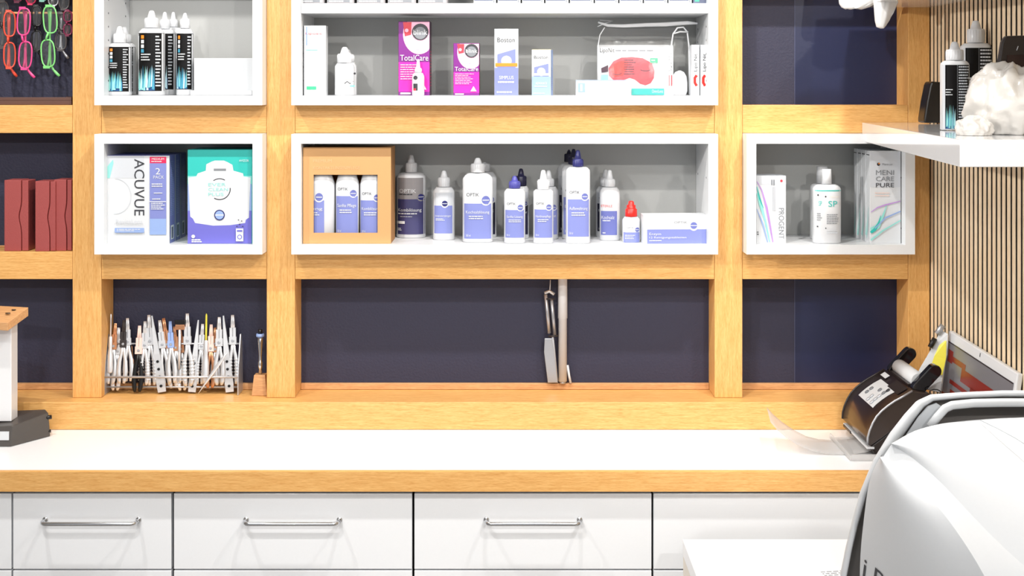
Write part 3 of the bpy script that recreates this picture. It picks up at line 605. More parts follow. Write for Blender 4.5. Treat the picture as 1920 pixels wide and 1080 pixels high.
for i, (xa, xb, ti, ys) in enumerate([(579, 626, 'Lösung', 376), (628, 672, 'Sanfte Pflege', 368), (674, 716, 'Kombilösung', 376)]):
    xa2, xb2 = xa, xb
    bottle('solution_bottle', ['bottle in the left third of the carton window, label turned aside', 'bottle in the middle of the carton window', 'bottle at the right of the carton window, partly cut off'][i], xa2, xb2, 288, 342, 318, 452, 9, 302, d=d + .008, zf=ZF1 + .004,
           fn=f_optik(xa2 - (22 if i == 0 else 0), xb2 - (16 if i == 0 else 0), 345, ys, 440, ti), group='bottles inside the cardboard carton', ry=.6, n=3)

# black bottles in the top left box
def flames(p, x0, x1, ya, yb, rnd):
    p.rect(x0, ya + (yb - ya) * .55, x1, yb, 'flame_deep', 10)
    for i in range(16):
        x = x0 + (x1 - x0) * (i + .5) / 16; h = (yb - ya) * rnd.uniform(.55, 1.0); wd = (x1 - x0) * .06; y = yb - rnd.uniform(0, (yb - ya) * .15)
        p.poly([(max(x0, x - wd), y), (min(x1, x + wd), y), (min(x1, x + wd * rnd.uniform(-.4, .6)), max(ya, y - h))], rnd.choice(['flame_blue', 'flame_pale', 'flame_blue', 'teal_pale']))
def f_black(x0, x1, y0, y1, seed, back=False):
    def g(p):
        rnd = random.Random(seed); w_ = x1 - x0; h_ = y1 - y0; p.rect(x0, y0, x1, y1, 'bottle_black', 14)
        flames(p, x0 + w_ * .05, x0 + w_ * .72, y0 + h_ * .55, y1 - 1, rnd)
        for q, m in enumerate(('orange', 'white_card', 'white_card', 'flame_blue')): p.rect(x0 + w_ * .2, y0 + h_ * (.04 + .08 * q), x0 + w_ * .32, y0 + h_ * (.1 + .08 * q), m, 1)
        p.rect(x0 + w_ * .07, y0 + h_ * .05, x0 + w_ * .11, y0 + h_ * .45, 'white_card', 1); p.small(x0 + w_ * .2, y0 + h_ * .36, x0 + w_ * .62, y0 + h_ * .5, 3, 'white_card', .4)
        p.small(x0 + w_ * .76, y0 + h_ * .05, x0 + w_ * .95, y0 + h_ * .95, 16, 'ink_pale', .45)
    return g
def bbottle(label, x0, x1, top, ly0, ly1, d, cap, tip, tipc, seed, fn=True, group='black lens care bottles in the top left box', zf=None, base=181, sh=None):
    return bottle('lens_care_bottle', label, x0, x1, top, sh or ly0 - 3, cap, base, tipc, tip, d=d, fn=f_black(x0, x1, ly0, ly1, seed) if fn else None, group=group, zf=ZF0 if zf is None else zf, ry=.75, n=2.4)
bbottle('short black bottle at the left wall of the top left box, front one', 197.5, 242, 49, 88, 172, 3.16, 80, 63, 12, 1)
bbottle('short black bottle hidden behind the front short one at the box wall', 207, 250, 50, 88, 172, 3.235, 80, 64, 12, 2)
bbottle('tall black bottle with blue flames, biggest and foremost of the tall four', 255, 304, 19, 62, 171, 3.155, 52, 33, 13, 3)
bbottle('tall black bottle directly behind the foremost tall one', 284, 326, 22, 63, 168, 3.235, 54, 36, 9, 4)
bbottle('tall black bottle partly seen between the front and the rightmost', 300, 342, 22, 63, 168, 3.29, 50, 36, 8, 5)
bbottle('tall black bottle at the right of the group, beside the white tray', 328, 360, 24, 63, 168, 3.20, 53, 35, 9, 6)
# small white droppers in the top middle box
def f_drop(p): p.circle(664, 138, 2, 'ink'); p.line([(646, 157), (651, 153), (656, 157), (662, 153)], 1.5, 'ink'); p.rect(646, 148, 660, 150, 'pinkish', 3); p.rect(656, 160, 664, 163, 'teal_pale', 3)
bottle('dropper_bottle', 'small plain white dropper bottle near the slim white carton, rear one', 632, 667, 92, 122, 116, 181, 13, 102, d=3.20, zf=ZF0, ry=.8, group='plain white dropper bottles')
bottle('dropper_bottle', 'small plain white dropper bottle near the slim white carton, front one', 626, 663, 88, 122, 118, 181, 14, 101, d=3.15, zf=ZF0, fn=f_drop, ry=.8, group='plain white dropper bottles')
def f_tiny(p): p.circle(779, 146, 4, 'ink'); p.rect(775, 157, 783, 170, 'ink', 4); p.rect(775, 166, 780, 170, 'red_print', 2)
bottle('dropper_bottle', 'tiny white dropper vial in front of the large magenta carton', 772, 795, 111, 141, 136, 181, 6.5, 128, d=3.135, zf=ZF0, fn=f_tiny, ry=.8, capstyle='drop')

# right box
def f_prog(p):
    p.rect(1418.5, 331, 1473.5, 346, 'ink_pale', 1); p.text('PROGENT', 1460, 390, 1470, 448, 'ink_grey', 90); p.small(1448, 350, 1455, 440, 1, 'ink_pale'); p.circle(1465, 339, 2.4, 'red_print')
    p.rect(1446, 337, 1448, 347, 'ink_grey', 1); p.rect(1450, 337, 1452, 347, 'ink_grey', 1)
    p.line([(1419, 340), (1428, 356), (1437, 388), (1444, 425), (1449, 454)], [1, 2, 4, 3, 2], 'lilac'); p.line([(1419, 362), (1426, 384), (1435, 415), (1443, 454)], [2, 6, 3, 2], 'teal_pale'); p.line([(1419, 350), (1424, 372), (1431, 390)], [1, 3, 1], 'teal'); p.line([(1419, 392), (1430, 420), (1439, 454)], [1, 3, 2], 'pale_blue'); p.small(1419, 434, 1423, 442, 2, 'ink')
carton('protein_remover_carton', 'white carton with teal and lilac ribbons at the left of the right box', 'carton', 1418.5, 1473.5, 330, 455, 3.155, 0.07, 'white_card', f_prog, None, 0, None, 'ink_pale', ZF1)
def f_meni(p):
    p.rect(1631, 284, 1688, 351, 'ink_pale', 1); p.circle(1647, 308, 3, 'ink'); p.circle(1648, 306.5, 1.4, 'orange'); p.text('Menicon', 1654, 306, 1673, 310, 'ink_grey')
    p.text('MENI', 1642, 319, 1676, 328, 'ink_grey'); p.text('CARE', 1642, 331, 1676, 339.5, 'ink_grey'); p.text('PURE', 1642, 343, 1676, 351, 'ink'); p.small(1640, 361, 1670, 371, 2, 'pinkish', .3)
    p.line([(1632, 398), (1645, 389), (1660, 384), (1688, 377)], [1, 2, 2.5, 1.5], 'lilac'); p.line([(1632, 430), (1645, 425), (1655, 405), (1662, 385)], [6, 9, 4, 1], 'teal_pale'); p.line([(1632, 436), (1640, 430), (1647, 418), (1651, 404)], [5, 6, 3, 1], 'teal'); p.line([(1640, 428), (1660, 408), (1688, 396)], [2, 3, 2], 'pale_blue'); p.line([(1632, 450), (1655, 432), (1688, 413)], [3, 3, 2], 'teal_pale')
for i, (off, lx) in enumerate([(0, 0), (.034, -2), (.068, -3), (.102, -5)]):
    d = 3.155 + off
    x0 = CX + (1631 + lx * 0.6 - CX) * 3.155 / d; x1 = CX + (1689 + lx * .6 - CX) * 3.155 / d; tp = YH + (283 - YH) * 3.155 / d
    def f_edge(p, x0=x0): p.line([(x0 + 1, 440), (x0 + 3, 410), (x0 + 6, 390)], 2, 'teal_pale')
    c = carton('lens_care_carton', ['white carton with teal and lilac swoosh, foremost of the four', 'white swoosh carton, second from the front of the four', 'white swoosh carton, third from the front of the four', 'white swoosh carton, rearmost of the four'][i],
           'carton', x0, x1, tp, 455, d, 0.031, 'white_card', f_meni if i == 0 else f_edge, 'four tall white cartons one behind another', 0, None, None, ZF1)
    # left side face of each carton carries the swoosh as well
    pb = MB(); o = [ch for ch in c.children][0]; hw = (x1 - x0) / 2 * d / F
    pb.T = Matrix.Translation((-hw, 0.031, 0)) @ Matrix.Rotation(-math.pi / 2, 4, 'Z'); p = Print(pb, 0, 0, 1.0)
    p.line([(.004, -.01), (.01, -.03), (.014, -.06), (.02, -.085)], [.003, .006, .004, .001], 'teal_pale'); p.line([(.016, -.005), (.02, -.04), (.025, -.07)], [.002, .004, .001], 'ink_pale'); p.rect(.002, -.21, .029, -.208, 'ink', 1); pb.build('side_printing', o)
def f_sp(p):
    p.rect(1529, 357, 1578, 359, 'teal', 12); p.circle(1548, 369, 1.6, 'ink'); p.text('Menicon', 1555, 367, 1573, 371, 'cream'); p.text('SP', 1553, 377, 1570, 388, 'teal'); p.text('SP', 1535, 377, 1541, 386, 'teal')
    p.small(1550, 402, 1573, 422, 6, 'ink_grey', .4); p.small(1532, 400, 1541, 416, 4, 'ink_grey', .4); p.circle(1534, 366, 1.6, 'ink'); p.circle(1533, 425, 1.4, 'ink'); p.circle(1548, 428, 1.2, 'ink'); p.small(1550, 432, 1574, 440, 2, 'ink_pale', .4)
def f_spb(p): p.rect(1519, 345, 1530, 349, 'teal', 3); p.small(1519, 352, 1530, 440, 18, 'ink', .45)
G2 = 'white flip-top bottles in the right box'
bottle('cleaner_bottle', 'rearmost white flip-top bottle with dense small print at its edge', 1518, 1557, 311, 345, 341, 440, 11, 316, fn=f_spb, capstyle='cyl', group=G2, ry=.55, n=3)
bottle('cleaner_bottle', 'middle white flip-top bottle of the three', 1522, 1566, 313, 348, 345, 449, 11, 318, fn=None, capstyle='cyl', group=G2, ry=.55, n=3)
bottle('cleaner_bottle', 'front white flip-top bottle with teal line and letters', 1527, 1579.5, 318, 352, 346, 457, 9.5, 322, fn=f_sp, capstyle='cyl', group=G2, ry=.55, n=3)

# ---------------------------------------------------------------- leftmost bay: cases, glasses rack
def gcase(label, x0, x1, top, base_d, zf):
    kk = base_d / F; hw = (x1 - x0) / 2 * kk; bpx = YH + (H - zf) / kk; h = (bpx - top) * kk
    t = thing('glasses_case', label, 'glasses case', (WX((x0 + x1) / 2, base_d), base_d, zf + .0004), 0, 'maroon glasses cases standing in the left bay')
    n = 24; s = hw * .42      # lid edge line with a scalloped waist
    def xe(z): return s + hw * .22 * math.exp(-((z / h - .48) / .13) ** 2) * -1
    L = []; R = []
    for i in range(n + 1):
        z = h * i / n; L.append(z)
    mb = MB(); poly = [(-hw, 0), (xe(0), 0)] + [(xe(z), z) for z in L[1:]] + [(-hw, h)]
    mb.prism(poly, 0, .055, 'maroon'); mb.build('shell', t, bevel=.0012)
    mb = MB(); poly = [(xe(0) + .0012, 0.0005)] + [(hw, 0.0005), (hw, h - .001)] + [(xe(z) + .0012, min(z, h - .001)) for z in reversed(L[1:])]
    mb.prism(poly, .003, .054, 'maroon'); mb.build('lid', t, bevel=.0012)
    return t
zb = beams[2][1]
gcase('maroon glasses case at the far left, cut by the picture edge', 8, 52, 338, 3.19, zb)
gcase('maroon glasses case in front, between the other two', 66, 103, 340, 3.185, zb)
gcase('maroon glasses case at the right, close to the oak post', 101, 133.5, 337, 3.195, zb)

zt = beams[1][1]
t = thing('display_tray', 'dark brown wooden tray at the foot of the glasses display', 'tray', (WX(60, 3.19), 3.19, zt + T)); kk = 3.19 / F
mb = MB(); mb.box(-150 * kk, 74 * kk, 0, .075, 0, .010, 'brown_wood'); mb.box(-150 * kk, 74 * kk, 0, .004, .010, .018, 'brown_wood'); mb.box(62 * kk, 74 * kk, .004, .075, .010, .020, 'brown_dark'); mb.build('tray_body', t, bevel=.001)
t = thing('display_rail', 'thin wooden rail carrying the hanging spectacles', 'rail', (WX(60, 3.235), 3.235, WZ(26, 3.235)))
x1r = bays[0][1] - WX(60, 3.235) - .001
MB().box(-.45, x1r, 0, .006, 0, .005, 'light_wood').build('rail_bar', t, bevel=.0008)
MB().box(-.45, x1r, 0, .006, .11, .115, 'light_wood').build('rail_bar', t, bevel=.0008)
def rrim(cx, cz, a, b, y=0, n=3.2, tilt=0, N=28):
    pts = []
    for i in range(N):
        an = 2 * math.pi * i / N; c, s_ = math.cos(an), math.sin(an); q = (abs(c) ** n + abs(s_) ** n) ** (-1 / n); x, z = a * q * c, b * q * s_
        pts.append((cx + x * math.cos(tilt) - z * math.sin(tilt), y, cz + x * math.sin(tilt) + z * math.cos(tilt)))
    return pts
def glasses(label, px, py0, py1, wpx, d, m, tilt=0, rz=0, tip=True, r=.0019, tm=None, tx=1):
    kk = d / F; h = (py1 - py0) * kk; t = thing('eyeglasses', label, 'eyeglasses', (WX(px, d), d, WZ(py1, d)), rz, 'spectacles hanging upright on the rail')
    a = wpx / 2 * kk; b = h * .215
    c1 = (math.sin(-tilt) * h * .25, h * .23); c2 = (math.sin(-tilt) * -h * .25, h * .77)
    mb = MB(); mb.tube(rrim(c1[0] , c1[1], a, b, 0, 3, tilt), r, m, 8, True); mb.tube(rrim(-c1[0] , c2[1], a, b, 0, 3, tilt), r, m, 8, True)
    mb.tube([(c1[0] - a * .3, 0, c1[1] + b), (0 - a * .3, -.002, h * .5), (-c1[0] - a * .3, 0, c2[1] - b)], r * 1.4, m); mb.box(c1[0] - a * .7, c1[0] + a * .3, -.0015, .0015, c1[1] - b - .004, c1[1] - b + .002, m); mb.box(-c1[0] - a * .7, -c1[0] + a * .3, -.0015, .0015, c2[1] + b - .002, c2[1] + b + .004, m)
    mb.build('rims', t)
    for c in (c1, (-c1[0], c2[1])): 
        mb = MB(); pts = rrim(c[0], c[1], a * .97, b * .97, 0.0005, 3, tilt); mb.add(pts, [tuple(range(len(pts)))], 'lens_clear'); mb.build('lens', t, solid=.0008)
    for s, z0, z1 in ((-1, h * .02, h * .95), (1, h * .98, h * .05)):
        mb = MB(); x = -a * .4; pts = [(x, .002, z0), (x, .008, z0)] + [(x * .6 + a * .25 * q / 6, .010, z0 + (z1 - z0) * q / 6) for q in range(1, 7)]
        if s == 1 and tip: pts += [(a * .4 * tx, .010, -.004), (a * .95 * tx, .010, -.014), (a * 1.35 * tx, .010, -.020)]
        mb.tube(pts, [r * 1.4] * (len(pts) - 3) + [r * 1.5, r * 1.9, r * 1.7], tm or m, flat=.5); mb.build('temple', t)
    return t
glasses('bright pink spectacles hanging on the rail', 46, 14, 130, 24, 3.20, 'hot_pink', math.radians(-3), 0)
glasses('bright green spectacles hanging on the rail beside the pink pair', 92, 10, 127, 25, 3.20, 'lime', math.radians(4), 0)
glasses('black spectacles hanging behind the pink pair', 69, 10, 96, 18, 3.225, 'black', 0, .3)
glasses('smoky grey spectacles hanging behind the green pair', 114, 24, 94, 19, 3.222, 'smoke', 0, .2, tm='steel_soft')
glasses('dark wine spectacles hanging nearest the oak post', 127, 20, 66, 14, 3.225, 'wine', 0, .4, False)
glasses('coral red spectacles at the left picture edge', 18, 20, 128, 20, 3.215, 'coral', 0, .4)
for i, (px, m, dz, lab) in enumerate([(6, 'smoke', 90, 'grey spectacles at the far left beyond the coral pair'), (33, 'wine', 4, 'wine red spectacles hanging in the upper row above the pink pair'), (58, 'crimson', 8, 'crimson spectacles in the upper row between pink and green pairs'),
                                      (80, 'mint', 2, 'mint spectacles in the upper row above the green pair'), (100, 'steel_soft', 12, 'silver spectacles in the upper row right of the mint pair'), (120, 'smoke', 18, 'dark spectacles in the upper row by the oak post')]):
    glasses(lab, px, dz - 88, dz, 18, 3.222, m, 0, .35, False)

# ---------------------------------------------------------------- instrument stand at far left
d = 2.95; kk = d / F
t = thing('instrument_stand', 'white column on dark grey base with a wooden head at the left edge', 'instrument', (WX(10, 2.99), 2.99, ZC + .0004)); k2 = 2.99 / F
base = 838
def q(px, py): return ((px - 30) * k2, (base - py) * k2)
mb = MB(); mb.prism([q(-40, 838), q(42, 838), q(47, 800), q(34, 794), q(-40, 794)], 0, .004, 'dark')
A = [(-.08, 0, 0), (.012, 0, 0), (.07, .09, 0), (.05, .12, 0), (-.08, .12, 0)]
prof = [(x, y, z) for x, y, z in A]; top = [(-.08, .003, .040), (.016, .003, .047), (.066, .088, .055), (.048, .12, .055), (-.08, .12, .050)]
mb = MB(); mb.add(A + top, [(4, 3, 2, 1, 0), (5, 6, 7, 8, 9), (0, 1, 6, 5), (1, 2, 7, 6), (2, 3, 8, 7), (3, 4, 9, 8), (4, 0, 5, 9)], 'stand_grey'); mb.build('base', t, bevel=.002)
MB().box(-.07, .008, -.0008, .0022, .015, .034, 'white_card').build('base_label', t)
mb = MB(); mb.tube([(.060, .086, .012), (.070, .092, .012)], .004, 'black'); mb.tube([(.060, .086, .044), (.072, .092, .044)], .005, 'black'); mb.build('side_knobs', t)
MB().box(-.05, .002, .03, .07, .049, .268, 'white_gloss').build('column', t, bevel=.002)
mb = MB(); mb.add([(-.06, -.012, .268), (.010, -.012, .262), (.030, .06, .283), (-.06, .085, .283), (-.06, -.012, .285), (.010, -.012, .280), (.030, .06, .303), (-.06, .085, .303)], [(3, 2, 1, 0), (4, 5, 6, 7), (0, 1, 5, 4), (1, 2, 6, 5), (2, 3, 7, 6), (3, 0, 4, 7)], 'light_wood'); hd = mb.build('wooden_head', t, bevel=.001)
mb = MB(); mb.T = Matrix.Translation((-.002, .02, .2955)); mb.lathe([(0, .006), (.0015, .006)], 'black', ry=.6, seg=12); mb.T = Matrix.Translation((.003, .042, .2995)); mb.lathe([(0, .005), (.0015, .005)], 'black', ry=.6, seg=12); mb.build('holes', hd)

# ---------------------------------------------------------------- tool rack
dR = 3.205; kR = dR / F
t = thing('tool_rack', 'low metal rack holding pliers and tools on the oak ledge', 'rack', (WX(320, dR), dR, ZL + T))
def r_(px, py, y=0.0): return ((px - 320) * kR, y, (742 - py) * kR)
for s, px in ((-1, 195), (1, 446)):
    mb = MB(); mb.T = Matrix.Translation(((px - 320) * kR, 0, 0)) @ Matrix.Rotation(math.pi / 2, 4, 'Z')
    h = 138 * kR * .8; mb.prism([(0, 0), (0, .045), (.006, .075), (.02, h * .8), (.03, h), (.036, h), (.045, h * .85), (.052, .04), (.053, 0)], -.0015, .0015, 'alu'); mb.T = None; mb.build('end_plate', t, bevel=.0006)
MB().tube([r_(195, 708, .001), r_(446, 708, .001)], .0028, 'alu').build('front_bar', t)
MB().tube([r_(195, 650, .032), r_(446, 650, .032)], .0022, 'alu').build('back_bar', t)
MB().tube([r_(195, 706, .045), r_(446, 706, .045)], .0022, 'alu').build('back_bar', t)
MB().tube([r_(195, 730, .02), r_(446, 730, .02)], .0022, 'alu').build('bottom_bar', t)
tools_group = 'optician pliers and hand tools standing in the rack'
# unit-length tools, z from 0 (foot) to 1 (tip), true size by uniform scale
def proto(kind, jaw, hm):
    t = thing({'plier': 'pliers', 'ribbed': 'pliers', 'tweezer': 'tweezers', 'driver': 'screwdriver'}[kind], 'x', 'tool')
    if kind in ('plier', 'ribbed'):
        for s in (-1, 1):
            mb = MB(); pts = [(s * .012, 0, .56), (s * .018, .002 * s, .48), (s * .045, 0, .34), (s * .052, 0, .18), (s * .040, 0, .05), (s * .030, 0, 0)]
            mb.tube(pts, [.020, .022, .030, .036, .032, .018], hm, 8, flat=.8)
            if kind == 'ribbed':
                for q_ in range(7): z = .08 + q_ * .045; mb.tube([(s * .048 , 0, z - .006), (s * .048, 0, z + .006)], .041, hm, 8)
            mb.build('handle', t)
        mb = MB(); mb.box(-.05, .05, -.028, .028, .56, .67, jaw); mb.box(-.042, -.003, -.02, .02, .67, .80, jaw); mb.box(.003, .042, -.02, .02, .67, .80, jaw)
        mb.tube([(-.014, 0, .80), (-.010, 0, .98)], [.02, .013], jaw, 6); mb.tube([(.014, 0, .80), (.010, 0, .98)], [.02, .013], jaw, 6); mb.build('jaws', t)
        mb = MB(); mb.T = Matrix.Translation((0, -.029, .61)) @ Matrix.Rotation(math.pi / 2, 4, 'X'); mb.lathe([(0, .022), (.008, .018)], 'steel_soft', seg=10); mb.T = None; mb.build('pivot', t)
    elif kind == 'tweezer':
        for s in (-1, 1):
            mb = MB(); mb.add([(-.05, s * .008, 0), (.05, s * .008, 0), (.055, s * .012, .12), (-.055, s * .012, .12), (-.035, s * .03, .5), (.035, s * .03, .5), (-.008, s * .006, 1), (.008, s * .006, 1)], [(0, 1, 2, 3), (3, 2, 5, 4), (4, 5, 7, 6)], hm, False)
            mb.build('arm', t, solid=.012)
        mb = MB()
        for z in (.08, .2, .3, .4): mb.T = Matrix.Translation((0, -.042 if z > .15 else -.03, z)) @ Matrix.Rotation(math.pi / 2, 4, 'X'); mb.lathe([(0, .018), (.004, .018)], 'black', seg=10)
        mb.T = None; mb.build('grip_holes', t)
    else:
        MB().lathe([(0, .02), (.02, .045), (.1, .05), (.3, .046), (.42, .03), (.45, .034), (.6, .03), (.62, .02)], hm, seg=12).build('grip', t)
        MB().lathe([(.62, .014), (.97, .013), (1, .006)], jaw, seg=8).build('blade', t)
    return t
desc = {'plier': 'smooth-handled', 'ribbed': 'ribbed-handled', 'tweezer': 'holed steel', 'driver': 'slim'}
TL = [(208, 588, 206, 700, 'driver', 'steel', 'steel'), (217, 604, 207, 720, 'plier', 'copper', 'steel'), (223, 612, 216, 732, 'plier', 'steel', 'steel'), (233, 598, 228, 719, 'plier', 'dark', 'steel'),
      (239, 594, 241, 715, 'plier', 'steel', 'steel'), (247, 648, 252, 712, 'driver', 'copper', 'copper'), (262, 608, 257, 735, 'plier', 'pinkish', 'black'), (272, 600, 270, 722, 'ribbed', 'steel', 'steel'), (279, 588, 285, 722, 'ribbed', 'steel', 'steel'),
      (285, 592, 304, 735, 'tweezer', 'steel', 'steel'), (299, 598, 313, 722, 'plier', 'steel', 'steel'), (306, 594, 326, 727, 'plier', 'copper', 'steel'), (319, 600, 323, 718, 'plier', 'pale_blue', 'steel'), (327, 610, 334, 718, 'plier', 'copper', 'steel'),
      (337, 606, 342, 732, 'ribbed', 'copper', 'steel'), (351, 585, 353, 724, 'ribbed', 'steel', 'steel'), (372, 600, 360, 735, 'tweezer', 'steel', 'steel'), (380, 605, 374, 720, 'ribbed', 'steel', 'steel'), (387, 588, 385, 720, 'driver', 'yellow', 'steel'),
      (396, 606, 394, 727, 'plier', 'pinkish', 'copper'), (403, 612, 404, 722, 'plier', 'copper', 'steel'), (411, 592, 411, 722, 'plier', 'steel', 'steel'), (419, 592, 431, 735, 'tweezer', 'steel', 'steel'), (436, 588, 438, 720, 'ribbed', 'steel', 'steel')]
ordn = ['first', 'second', 'third', 'fourth', 'fifth', 'sixth', 'seventh', 'eighth', 'ninth', 'tenth', 'eleventh', 'twelfth', 'thirteenth', 'fourteenth', 'fifteenth', 'sixteenth', 'seventeenth', 'eighteenth', 'nineteenth', 'twentieth', 'twenty-first', 'twenty-second', 'twenty-third', 'twenty-fourth']
colw = {'steel': 'silver', 'copper': 'copper-tipped', 'dark': 'dark-tipped', 'pinkish': 'pale-tipped', 'pale_blue': 'blue-tipped', 'yellow': 'yellow-tipped'}
protos = {}
for i, (tx, ty, bx_, by, kind, jaw, hm) in enumerate(TL):
    key = (kind, jaw, hm); lab = '%s %s %s, %s tool from the left in the rack' % (desc[kind], colw[jaw], {'plier': 'pliers', 'ribbed': 'pliers', 'tweezer': 'tweezers', 'driver': 'screwdriver'}[kind], ordn[i])
    if hm == 'black': lab = 'black-handled pliers standing in the left part of the rack'
    if key in protos: o = copy_tree(protos[key], lab)
    else: o = protos[key] = proto(*key); o['label'] = lab
    if kind != 'driver' or True: o['group'] = tools_group
    d0 = dR + .006 + (i % 3) * .004; 
    A = W(bx_, by, d0 + .006); A.z = max(A.z, ZL + .002 + (.004 if kind == 'driver' else 0)); B = W(tx, ty, d0 + .026)
    v = B - A; L = v.length; o.location = A; o.scale = (L * 1.05, L * .62, L); o.rotation_mode = 'QUATERNION'
    o.rotation_quaternion = v.to_track_quat('Z', 'Y') @ Matrix.Rotation(0, 4, 'Z').to_quaternion()
    # keep the broad side to the camera
    z = v.normalized(); x = Vector((1, 0, 0)); x = (x - z * x.dot(z)).normalized(); y = z.cross(x)
    o.rotation_quaternion = Matrix((x, y, z)).transposed().to_quaternion()
t = thing('crossbar_tool', 'small tool with black crosspiece and copper jaws in mid rack', 'tool', W(337, 620, 3.228)); kk = 3.228 / F
MB().box(-9 * kk, 11 * kk, -.004, .004, 12 * kk, 20 * kk, 'black').build('crosspiece', t, bevel=.001); MB().box(-8 * kk, 9 * kk, -.003, .003, 2 * kk, 11.5 * kk, 'copper').build('jaw_block', t, bevel=.001); MB().tube([(0, 0, 2 * kk), (0, -.004, -72 * kk)], .0035, 'steel').build('shaft', t)
t = thing('tweezers', 'slanted steel tweezers lying across the front of the rack', 'tool', W(371, 739, 3.198))
A = Vector((0, 0, 0)); B = W(425, 662, 3.202) - W(371, 739, 3.198); n = 10
MB().tube([A + B * (i / n) for i in range(n + 1)], [.0006, .0012, .002, .003, .0036, .004, .0044, .0044, .004, .003, .001], 'steel', 8, flat=.4).build('arms', t)
# screwdriver in wooden block
t = thing('tool_block', 'small pale wooden block at the right of the rack', 'block', (WX(486, 3.2), 3.2, ZL + T)); kk = 3.2 / F
mb = MB(); a, b, h = 14.5 * kk, 10.5 * kk, 38 * kk
mb.add([(-a, 0, 0), (a, 0, 0), (a, .035, 0), (-a, .035, 0), (-b, .004, h), (b, .004, h), (b, .03, h), (-b, .03, h)], [(3, 2, 1, 0), (4, 5, 6, 7), (0, 1, 5, 4), (1, 2, 6, 5), (2, 3, 7, 6), (3, 0, 4, 7)], 'light_wood'); mb.build('block_body', t, bevel=.001)
t = thing('screwdriver', 'chrome screwdriver with pale blue head standing in the wooden block', 'tool', (WX(488, 3.215), 3.215, ZL + T + h + .0006))
MB().lathe([(0, .004), (10 * kk, .004), (12 * kk, .0055), (22 * kk, .0055), (24 * kk, .004), (34 * kk, .0036), (60 * kk, .0062), (70 * kk, .0066)], 'chrome', seg=14).build('grip', t)
MB().lathe([(70 * kk + .0002, .0095), (70 * kk + .004, .0105), (76 * kk, .009)], 'pale_blue', seg=14).build('head', t)
MB().lathe([(76 * kk + .0002, .006), (84 * kk, .005)], 'black', seg=12).build('head_tip', t)

# ---------------------------------------------------------------- pipe and folded metal arm on the blue wall
zt2, zb2 = beams[2][0], ZL + .0155
t = thing('wall_pipe', 'white vertical pipe on the blue wall of the centre bay', 'pipe', (WX(1055, 3.262), 3.262, zb2 + T)); kk = 3.262 / F; h = zt2 - zb2 - .002
MB().lathe([(.006, 8 * kk), (h * .6, 8 * kk), (h * .602, 9 * kk), (h * .97, 8.5 * kk), (h, 8.5 * kk)], 'white_plastic', seg=20).build('pipe_tube', t)
MB().lathe([(0, 6 * kk), (.0058, 6 * kk)], 'steel_soft', seg=16).build('foot_fitting', t)
MB().tube([(9 * kk, 0, .045), (12 * kk, 0, .02), (15 * kk, 0, .001)], .003, 'white_plastic').build('cable_stub', t)
d = 3.255; kk = d / F
t = thing('folded_metal_arm', 'folded jointed grey metal arm hanging left of the white pipe', 'metal arm', W(1035, 718, d))
def a_(px, py, y=0): return ((px - 1035) * kk, y, (718 - py) * kk)
mb = MB(); mb.tube([a_(1023, 552), a_(1030, 625)], .0045, 'steel_soft'); mb.tube([a_(1034, 560, .004), a_(1040, 628, .004)], .0045, 'steel_soft'); mb.tube([a_(1021, 550), a_(1030, 546), a_(1039, 552)], .004, 'steel'); mb.build('upper_arm', t)
mb = MB(); mb.prism([(lambda p_: (p_[0], p_[2]))(a_(*p_)) for p_ in ((1021, 634), (1035, 634), (1046, 717), (1027, 717), (1020, 660))], -.004, .003, 'steel_soft'); mb.tube([a_(1036, 630, .002), a_(1044, 715, .002)], .0035, 'alu'); mb.build('lower_plate', t, bevel=.001)
MB().tube([a_(1031, 546), a_(1032, 525)], .0012, 'white_plastic').build('cord', t); mb = MB(); mb.tube([a_(1028, 630, -.004), a_(1046, 629, -.004)], .0022, 'dark'); mb.tube([a_(1024, 560, -.004), a_(1040, 560, -.004)], .0018, 'dark'); mb.build('joint', t)

# ---------------------------------------------------------------- white shelves on the slatted wall
def wshelf(label, zt_, th):
    t = thing('wall_shelf', label, 'shelf', (XW, 2.6, zt_ - th), 0, 'glossy white shelves on the slatted wall')
    poly = [(.8345 - XW, 3.178 - 2.6), (.729 - XW, 2.17 - 2.6), (-.0005, 2.17 - 2.6), (-.0005, 3.178 - 2.6)]
    mb = MB(); mb.add([(x, y, 0) for x, y in poly] + [(x, y, th) for x, y in poly], [(3, 2, 1, 0), (4, 5, 6, 7), (0, 1, 5, 4), (1, 2, 6, 5), (2, 3, 7, 6), (3, 0, 4, 7)], 'white_gloss'); mb.build('shelf_slab', t, bevel=.001)
ZS = H - 102 * 2.17 / F
wshelf('glossy white shelf carrying bottles and crumpled plastic on the slatted wall', ZS, .0445)
wshelf('upper white shelf on the slatted wall, only its underside in view', WZ(14, 3.18) + .0445, .0445)
def dshelf(py): return (H - ZS) * F / (py - YH)
